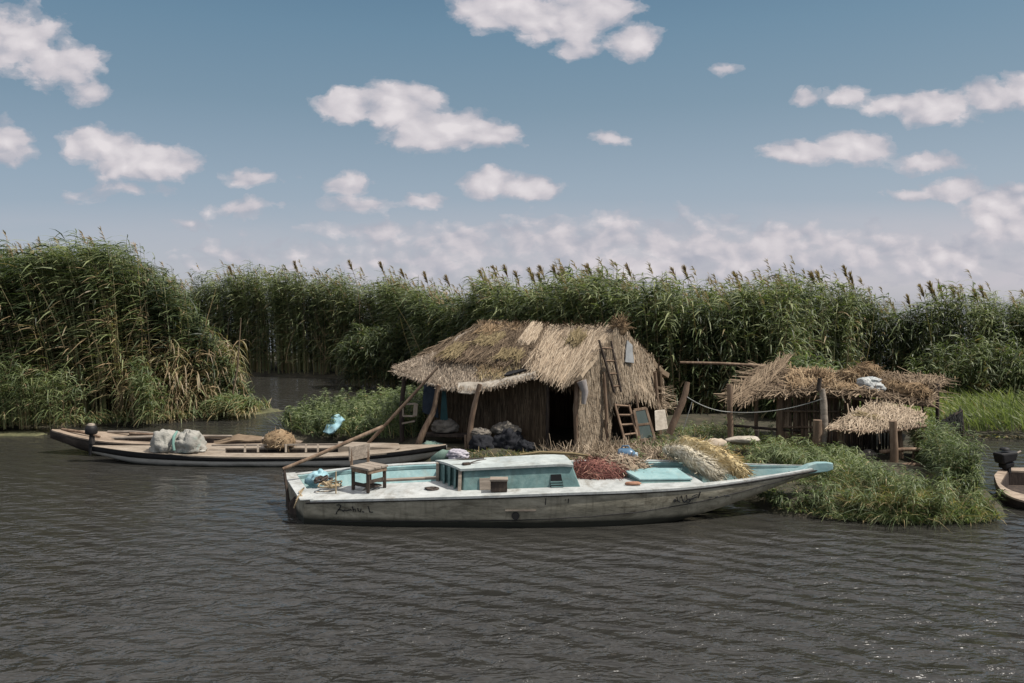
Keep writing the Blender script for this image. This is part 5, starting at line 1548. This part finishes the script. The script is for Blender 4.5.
for (px, t, b, D, r) in ((757, 391, 440, 17.4, .045), (779, 384, 442, 17.2, .075), (803, 388, 440, 17.3, .05), (848, 392, 452, 17.1, .05), (937, 384, 432, 17.6, .045), (921, 402, 440, 16.9, .04)):
    m = MB(); a, c = PY(px, b, D), PY(px + random.uniform(-1.5, 1.5), t, D); a.z = GZ - .2; m.tube([a, a.lerp(c, .5) + Vector((random.uniform(-.03, .03), 0, 0)), c], [r, r * .95, r * .85], 8, .25); m.build('post', m_wood if px < 900 else m_wood_dark, shed)
m = MB()
rnd = random.Random(4)
for k in range(64):
    px = 781 + k * (868 - 781) / 63 + rnd.uniform(-.7, .7); D = 17.25 + rnd.uniform(-.06, .06)
    a = PY(px, 440, D); a.z = GZ - .1; c = PY(px + rnd.uniform(-1.2, 1.2), 391 + rnd.uniform(-1, 3), D)
    r = rnd.uniform(.014, .03)
    m.tube([a, c], [r, r * .8], 5, .3, tint=rnd.random())
for y in (411, 427): m.tube([PY(779, y, 17.18), PY(825, y + .5, 17.18), PY(868, y, 17.18)], .025, 6, .2)
m.build('stick_wall', m_wood, shed)
m = MB(); m.tube([PY(733, 400, 17.0), PY(780, 396, 16.95), PY(845, 397, 16.75), PY(934, 406, 16.7)], .035, 7, .2); m.build('eave_pole', m_wood, shed)
# hay clumps and a plastic bag on the shed roof
def hayclump(px, py, D, r, seed, lab, n=900, mat=m_hay, tint=.42):
    c = PY(px, py, D); m = MB(); m.blob(c, r, .3, 2.2, seed, c.z - r[2] * .6, 20, 12, 0, .2, tint - .1); fuzz(m, (c.x, c.y, c.z - r[2] * .3), (r[0] * 1.15, r[1] * 1.15, r[2] * 1.5), n, .16, .016, (tint, .25), c.z - r[2] * .7)
    return tag(m.build('hay_clump', mat), lab, 'hay')
hayclump(866, 372, 17.9, (.30, .28, .20), 2, 'bright rusty hay clump on the shed roof behind the plastic bag')
hayclump(818, 376.5, 17.6, (.26, .2, .10), 3, 'dark flat hay clump at the middle of the shed roof above the tall post', tint=.2)
hayclump(893, 388, 17.1, (.26, .22, .15), 5, 'brown hay clump just right of the plastic bag')
hayclump(913, 392, 16.9, (.36, .24, .18), 6, 'large rusty hay clump hanging at the right front edge of the shed roof')
hayclump(838, 388, 16.9, (.40, .24, .12), 8, 'straw yellow hay clump left of the plastic bag at the roof edge', tint=.6)
hayclump(849, 376, 17.6, (.22, .2, .12), 10, 'small hay clump behind the straw yellow clump on the shed roof', tint=.5)
m_bag = surf('white_plastic_bag', [lin(136, 142, 144), lin(168, 171, 168), lin(188, 187, 180)], 7, rough=.5, bump=.9, dist=.02, dirt=lin(120, 170, 190), dirt_amt=.3, dirt_scale=3)
m = MB(); c = PY(864, 384, 17.1); m.blob(c, (.17, .16, .15), .3, 2, 3, None, 34, 20, 0, .2); c = PY(876, 388, 16.95); m.blob(c, (.22, .16, .12), .3, 2, 5, None, 34, 20, .2, .2); m.blob(PY(871, 380, 17.2), (.20, .10, .07), .3, 2, 7, None, 30, 16, -.4, .2)
tag(m.build('plastic_bag', m_bag), 'crumpled whitish plastic bag on top of the stick shed roof', 'bag')
# lower lean-to in front
lean = thing('lean_to', (7.3, 15.6, GZ), 'low lean-to with a pale mat roof in front of the stick shed', 'lean-to')
lt2, lb2 = [PY(868, 404, 16.4), PY(885, 404, 16.4), PY(905, 409, 16.3), PY(925, 416, 16.1)], [PY(828, 427, 15.4), PY(862, 430, 15.3), PY(893, 428.5, 15.3), PY(922, 423.5, 15.4)]
m = MB(); sheet(m, lt2, lb2, .05, 22, 10, .035, 15.0, tint=.55); straws(m, lt2, lb2, 1500, .32, .015, .04, .35, (.58, .22)); straws(m, lt2, lb2, 90, .5, .02, .06, .9, (.45, .25)); straws(m, lt2, lb2, 120, .3, .018, .02, .3, (.5, .2), .93, 1.06)
m.build('mat_roof', m_straw, lean)
m = MB(); sheet(m, [PY(862, 413, 15.95), PY(890, 420, 15.8)], [PY(856, 417, 15.8), PY(884, 424, 15.6)], .03, 10, 5, .03, tint=.6); straws(m, [PY(862, 413, 15.95), PY(890, 420, 15.8)], [PY(856, 417, 15.8), PY(884, 424, 15.6)], 160, .3, .016, .05, .3, (.6, .2), along='u'); m.build('hay_patch', m_moss, lean)
m = MB(); m.tube([PY(826, 429, 15.35), PY(862, 432, 15.25), PY(895, 431, 15.25), PY(926, 426, 15.35)], .03, 7, .2); m.build('front_beam', m_wood, lean)
m = MB(); m.tube([PY(852, 398, 16.7), PY(880, 404, 16.5), PY(922, 415, 16.1)], .03, 7, .2); m.build('rear_beam', m_wood, lean)
for (px, t, b, D, r) in ((893.5, 421, 478, 15.15, .075), (840, 428, 470, 15.6, .05), (900, 430, 470, 15.5, .05), (923, 424, 468, 15.5, .04)):
    m = MB(); a, c = PY(px, b, D), PY(px - .5, t, D); m.tube([a, a.lerp(c, .5) + Vector((.02, 0, 0)), c], [r * 1.1, r, r * .9], 9, .25); m.build('post', m_wood, lean)
m = MB()
for k in range(22):
    px = 842 + k * 2.6; D = 16.1 + rnd.uniform(-.1, .1); a = PY(px, 460, D); c = PY(px + rnd.uniform(-2, 2), 424, D); m.tube([a, c], [.025, .018], 5, .3)
m.build('stick_wall', m_wood_dark, lean)
# junk beside the lean-to: planks and logs
for i, (a, b, rr, mt, lab) in enumerate((((880, 452, 15.2), (930, 450, 15.2), .04, m_wood, 'thick rail across the posts of the lean-to'),
                                       ((902, 466, 14.9), (928, 467, 14.9), .05, m_wood, 'short brown log low beside the lean-to post'),
                                       ((924, 476, 14.6), (945, 460, 14.7), .035, m_plank, 'grey curved stick rising from the weeds right of the lean-to'),
                                       ((920, 490, 14.0), (944, 493, 13.9), .06, m_plank, 'pale log lying in the bank grass below the lean-to'),
                                       ((905, 474, 14.7), (942, 473, 14.6), .025, m_plank, 'thin pale stick lying under the lean-to'),
                                       ((917, 440, 15.6), (912, 468, 15.2), .04, m_wood, 'slanting stake propped against the lean-to'))):
    poles([PY(*a), PY(*a).lerp(PY(*b), .5) + Vector((0, 0, .03)), PY(*b)], [rr, rr, rr * .8], lab, mt, 'log' if rr > .04 else 'stick', 'log' if rr > .04 else 'stick')
m = MB(); m.blob(PY(902, 480, 14.3), (.20, .16, .12), .35, 2, 5, None, 24, 14, -.5, .3); tag(m.build('rag', surf('orange_rag', [lin(150, 96, 48), lin(196, 138, 78), lin(214, 166, 108)], 6, bump=.8)), 'orange brown rag lying in the grass below the lean-to', 'rag')
m = MB(); m.blob(PY(917, 483, 14.3), (.20, .16, .14), .35, 2, 9, None, 24, 14, .3, .3); tag(m.build('rag', m_sackd), 'dark rag beside the orange rag in the bank grass', 'rag')
m = MB(); m.blob(PY(866, 456, 15.4), (.24, .16, .12), .3, 2, 4, None, 24, 14, .3, .3); tag(m.build('sack', m_sack), 'pale sack lying under the lean-to roof', 'sack')
# fence posts, wire and the long pole behind
poles([PY(730.5, 440, 16.6), PY(730, 412, 16.6), PY(729.5, 384, 16.6)], [.065, .06, .06], 'upright reddish fence post at the left corner of the stick shed', m_wood, 'fence_post', 'post')
poles([PY(820, 458, 15.6), PY(824, 430, 15.6), PY(824, 410, 15.62), PY(822, 389, 15.65)], [.085, .075, .07, .06], 'tall grey post standing in front of the stick shed', m_plank, 'fence_post', 'post')
poles([PY(817, 458, 15.5), PY(817.5, 420, 15.5)], [.10, .085], 'short thick stump beside the tall grey post', m_wood, 'fence_post', 'post')
poles([PY(818.5, 391, 15.62), PY(820, 378, 15.64)], [.05, .045], 'dark stub on the top of the tall grey post', m_wood_dark, 'stub', 'stub')
poles([PY(756, 463, 16.2), PY(757, 430, 16.2)], [.05, .045], 'dark stake in the weeds beside the reddish fence post', m_wood_dark, 'fence_post', 'post')
poles([PY(680, 362.5, 19.0), PY(720, 363.5, 18.9), PY(765, 366, 18.8)], [.03, .035, .04], 'long thin horizontal pole reaching left from the shed roof', m_wood, 'pole', 'pole')
poles([PY(727, 425, 17.2), PY(760, 428, 17.2), PY(800, 431, 17.2)], [.03, .03, .03], 'low rail between the fence posts left of the stick wall', m_wood_dark, 'rail', 'rail')
m_wire = surf('pale_cord', [lin(120, 122, 118), lin(160, 162, 156)], 20)
def cord(a, b, sag, r, lab, n=16):
    pts = [a.lerp(b, k / (n - 1)) - Vector((0, 0, sag * 4 * (k / (n - 1)) * (1 - k / (n - 1)))) for k in range(n)]
    m = MB(); m.tube(pts, r, 5); return tag(m.build('cord', m_wire), lab, 'cord')
cord(PY(687, 397, 16.3), PY(730, 412, 16.52), .07, .010, 'pale cord hanging from the leaning post to the reddish fence post')
cord(PY(730, 412, 16.52), PY(822, 399, 15.56), .10, .008, 'thin pale cord strung from the reddish post to the tall grey post')
cord(PY(692, 402, 16.3), PY(683, 430, 16.3), .0, .008, 'end of pale cord dangling beside the leaning post')
# net hung to dry on posts at the far right
poles([PY(962, 441, 17.6), PY(962, 425, 17.6), PY(961, 411, 17.6)], [.05, .045, .04], 'dark post carrying a hanging net at the right end of the island', m_wood_dark, 'net_post', 'post')
m_dnet = surf('dark_net', [lin(30, 32, 32), lin(52, 54, 52), lin(78, 76, 70)], 9, rough=.95, bump=.9, dist=.02)
m = MB(); t = [PY(962, 411, 17.55), PY(950, 418, 17.4), PY(932, 430, 17.2)]; b = [PY(961, 426, 17.5), PY(949, 429, 17.35), PY(931, 436, 17.2)]
sheet(m, t, b, .06, 14, 8, .05, 3.0, tint=.4); straws(m, t, b, 200, .3, .015, .03, .4, (.4, .2))
tag(m.build('hanging_net', m_dnet), 'dark net sagging from a post at the right end of the island', 'net')
m = MB(); m.tube([PY(962, 410.5, 17.55), PY(947, 419, 17.4), PY(930, 431, 17.2)], .03, 7, .2); tag(m.build('pole', m_wood_dark), 'slanting dark pole along the top of the hanging net', 'pole')
# pale stones and planks in the weeds
for i, (px, py, D, r, lab) in enumerate(((716, 445, 15.8, (.22, .16, .14), 'pale stone in the weeds left of the reddish fence post'), (705, 448, 15.6, (.16, .12, .15), 'brownish stone beside the pale stone in the weeds'), (742, 440, 16.0, (.36, .2, .08), 'flat whitish slab at the foot of the reddish fence post'))):
    m = MB(); m.blob(PY(px, py, D), r, .3, 1.4, i + 3, None, 18, 12); tag(m.build('stone', surf('pale_stone', [lin(128, 114, 96), lin(172, 156, 134), lin(196, 182, 162)], 6) if i == 0 else m_canvas), lab, 'stone')

# ------------------------------------------------------------------ vegetation of the island
def zone(pts, n, z=GZ): return scatter(pts, n, z)
def poly_px(lst, z=GZ): return [P2(px, py, z) for px, py in lst]
# weeds between the moored boats and the porch
W1 = [(-4.5, 18.0), (-2.6, 17.7), (-1.9, 18.0), (-2.2, 20.5), (-3.6, 23.5), (-5.0, 21.5), (-5.7, 19.2)]
P = zone(W1, 620); cl = cnoise(P, 1.3, 3)
m = MB()
H = (.42 + .3 * cl) * RNG.uniform(.7, 1.4, len(P)) + np.where(P[:, 0] > -3.0, .4, 0)
H = np.clip(H, .25, 1.7)
stems(m, P, H, RNG.normal(0, .16, (len(P), 3)) * [1, 1, 0], 44, .12, .024, (-.2, 0, 0), t0=.1, stemW=.016, tint=(.42, .16), clump=.12 * cl, dry=.10, up=.4, droop=.5, stem_tint=.5)
P = zone(W1, 1400); tufts(m, P, .5, .018, .5, .4, tint=(.45, .12), dry=.08)
tag(m.build('weeds', m_weed), 'leafy green weeds between the white boat and the porch', 'weeds', kind='stuff')
# ground cover round the hut and between hut and shed
W2 = [(2.2, 14.8), (4.4, 14.3), (5.9, 15.0), (6.2, 16.6), (5.4, 19.5), (3.9, 19.0), (3.0, 17.2), (2.2, 16.0)]
P = zone(W2, 4200); cl = cnoise(P, 1.1, 8)
m = MB(); tufts(m, P[cl > -.25], .20, .014, .7, .5, tint=(.46, .14), dry=.22)
P = zone(W2, 110); cl = cnoise(P, 1.1, 8)
stems(m, P, RNG.uniform(.15, .42, len(P)), RNG.normal(0, .2, (len(P), 3)) * [1, 1, 0], 20, .13, .022, (-.3, 0, 0), t0=.05, stemW=.012, tint=(.45, .14), dry=.1, droop=.7)
tag(m.build('weeds', m_weed), 'low weeds and grass between the hut and the stick shed', 'weeds', kind='stuff')
P = zone([(5.2, 13.8), (6.4, 13.8), (6.6, 15.6), (5.4, 16.4), (4.6, 15.4)], 150)
m = MB(); stems(m, P, RNG.uniform(.15, .42, 150), RNG.normal(-.1, .2, (150, 3)) * [1, 1, 0], 26, .24, .018, (-.5, -.1, 0), t0=.1, stemW=.014, tint=(.46, .12), dry=.08, droop=.8)
tag(m.build('weeds', m_weed), 'arching green grass round the foot of the tall grey post', 'grass', kind='stuff')
# straw litter in front of the door and right of the hut
m = MB(); c = [(2.75, 15.3, .32, .6, .35, .22), (3.4, 15.1, .32, .5, .4, .2), (1.3, 15.6, .32, .9, .3, .07), (2.2, 15.9, .32, .7, .5, .10)]
for (x, y, z, rx, ry, rz_) in c: fuzz(m, (x, y, z), (rx, ry, rz_), 1100, .32, .012, (.55, .22), .3)
tag(m.build('straw_litter', m_straw), 'loose straw and twigs scattered on the ground in front of the hut', 'straw', kind='stuff')
# short grass tinted dark in place of shade, behind the big boat
P = zone([(-1.1, 15.6), (.5, 14.8), (3.5, 14.5), (3.6, 15.4), (1.5, 15.9), (-.9, 16.3)], 1700)
m = MB(); tufts(m, P, .16, .014, .8, .6, tint=(.25, .15), dry=.35)
tag(m.build('shore_grass', m_weed), 'short grass tinted dark as painted shade, with dry stalks on the shore between big boat and porch', 'grass', kind='stuff')
# grassy bank in the foreground at right
W3 = [(3.4, 14.3), (3.9, 13.5), (4.3, 12.5), (5.0, 12.15), (6.0, 11.95), (7.0, 12.0), (7.5, 12.1), (7.6, 12.8), (7.7, 13.7), (6.9, 13.35), (6.3, 13.8), (5.8, 14.4)]
P = zone(W3, 13000, .12); cl = cnoise(P, 1.6, 5) + .5 * cnoise(P, 4.0, 2)
fr_ = np.clip((P[:, 1] - 12.0) / 2.2, 0, 1)
P[:, 2] = .0 + .33 * fr_
m = MB()
edge = np.clip(.28 + (P[:, 0] - 4.4) / 1.6 * .7, .28, 1)
tufts(m, P, edge * (.38 + .27 * cl) * np.where(RNG.uniform(0, 1, len(P)) < .14, 1.6, 1), .013, .75, .75, wind=(-.2, -.2, 0), tint=(.38, .17), dry=.18)
W3b = [(5.2, 12.3), (6.6, 12.1), (6.8, 13.2), (5.6, 13.6)]
P = zone(W3b, 1900, .2); tufts(m, P, .42, .013, .8, .7, wind=(-.2, -.3, 0), tint=(.5, .1), dry=.5)
P = zone(W3, 200, .15); cl = cnoise(P, 1.6, 5)
edge = np.clip(.25 + (P[:, 0] - 4.4) / 1.6 * .7, .25, 1)
stems(m, P, edge * np.clip(.38 + .42 * cl, .12, .95) * RNG.uniform(.7, 1.4, len(P)), RNG.normal(0, .2, (len(P), 3)) * [1, 1, 0] + [-.05, -.12, 0], 28, .19, .018, (-.3, -.1, 0), t0=.1, stemW=.012, tint=(.4, .14), dry=.14, droop=.8, up=.8)
tag(m.build('bank_grass', m_weed), 'thick mixed grass overhanging the water at the right bank', 'grass', kind='stuff')
# tall weeds right of the lean-to
P = zone([(7.15, 13.0), (7.65, 12.9), (7.95, 14.2), (8.5, 15.9), (8.05, 16.0), (7.65, 14.6)], 260, .2)
m = MB(); stems(m, P, np.clip(.7 + .5 * cnoise(P, 2.2, 4), .3, 1.2) * RNG.uniform(.6, 1.35, 260), RNG.normal(0, .14, (260, 3)) * [1, 1, 0], 40, .18, .018, (-.25, -.1, 0), t0=.08, stemW=.013, tint=(.38, .15), dry=.08, droop=.7, up=.8)
tag(m.build('tall_weeds', m_weed), 'tall dark green weeds between the lean-to and the brown rowing boat', 'weeds', kind='stuff')
# bright meadow at right
P = zone([(10.0, 19.5), (12.5, 19.2), (24, 19.1), (24, 27), (9.6, 27), (9.4, 24)], 15000, .2)
cl = cnoise(P, .7, 3)
m = MB(); tufts(m, P, .78 + .2 * cl, .030, .45, .5, tint=(.46, .13), dry=.03)
tag(m.build('meadow_grass', m_meadow), 'bright green marsh grass behind the channel at the right edge', 'grass', kind='stuff')
P = zone([(9.9, 19.3), (24, 18.85), (24, 19.35), (9.9, 19.8)], 900, .05)
m = MB(); tufts(m, P, .16, .03, 1.2, .8, tint=(.5, .1), dry=.5); tag(m.build('mud_edge_grass', m_weed), 'trampled yellowish grass along the mud edge at right', 'grass', kind='stuff')
# grass along the left bank foot and drifting algae
P = zone([(-20, 20.5), (-14, 20.5), (-10.8, 21.2), (-8.3, 22.4), (-7.3, 24.4), (-7.6, 24.8), (-9, 23.2), (-11, 21.9), (-20, 21.4)], 2600, .1)
m = MB(); tufts(m, P, .55, .025, .6, .6, tint=(.42, .16), dry=.35); tag(m.build('bank_grass', m_weed), 'ragged grass along the foot of the left reed stand', 'grass', kind='stuff')
def mat_patch(name, pts, label):
    m = MB(); P = [Vector((x, y, .012)) for x, y in pts]
    c = sum(P, Vector()) / len(P); n = len(P); ring = []
    N = 60
    for k in range(N):
        s = k / N * n; i = int(s); p = P[i].lerp(P[(i + 1) % n], s - i); d = p - c
        ring.append(c + d * (1 + .18 * mnoise.noise((p.x * 1.5, p.y * 1.5, 0)) + .12 * mnoise.noise((p.x * 5, p.y * 5, 3))))
    m.grid([[p + Vector((0, 0, -.03)) for p in ring], ring, [c.lerp(p, .93) + Vector((0, 0, .012)) for p in ring]], .5, True, True); m.poly([c.lerp(p, .93) + Vector((0, 0, .012)) for p in ring])
    return tag(m.build(name, m_algae), label, 'algae', kind='stuff')
mat_patch('floating_algae', [P2(-60, 437), P2(0, 436.5), P2(36, 436), P2(50, 434.5), P2(40, 432), P2(0, 432), P2(-60, 431)], 'yellowish floating weed mat at the left edge of the water')
mat_patch('floating_algae', [P2(205, 421), P2(245, 416), P2(282, 411), P2(270, 408), P2(235, 410), P2(205, 415)], 'drifting plant debris right of the left reed stand')
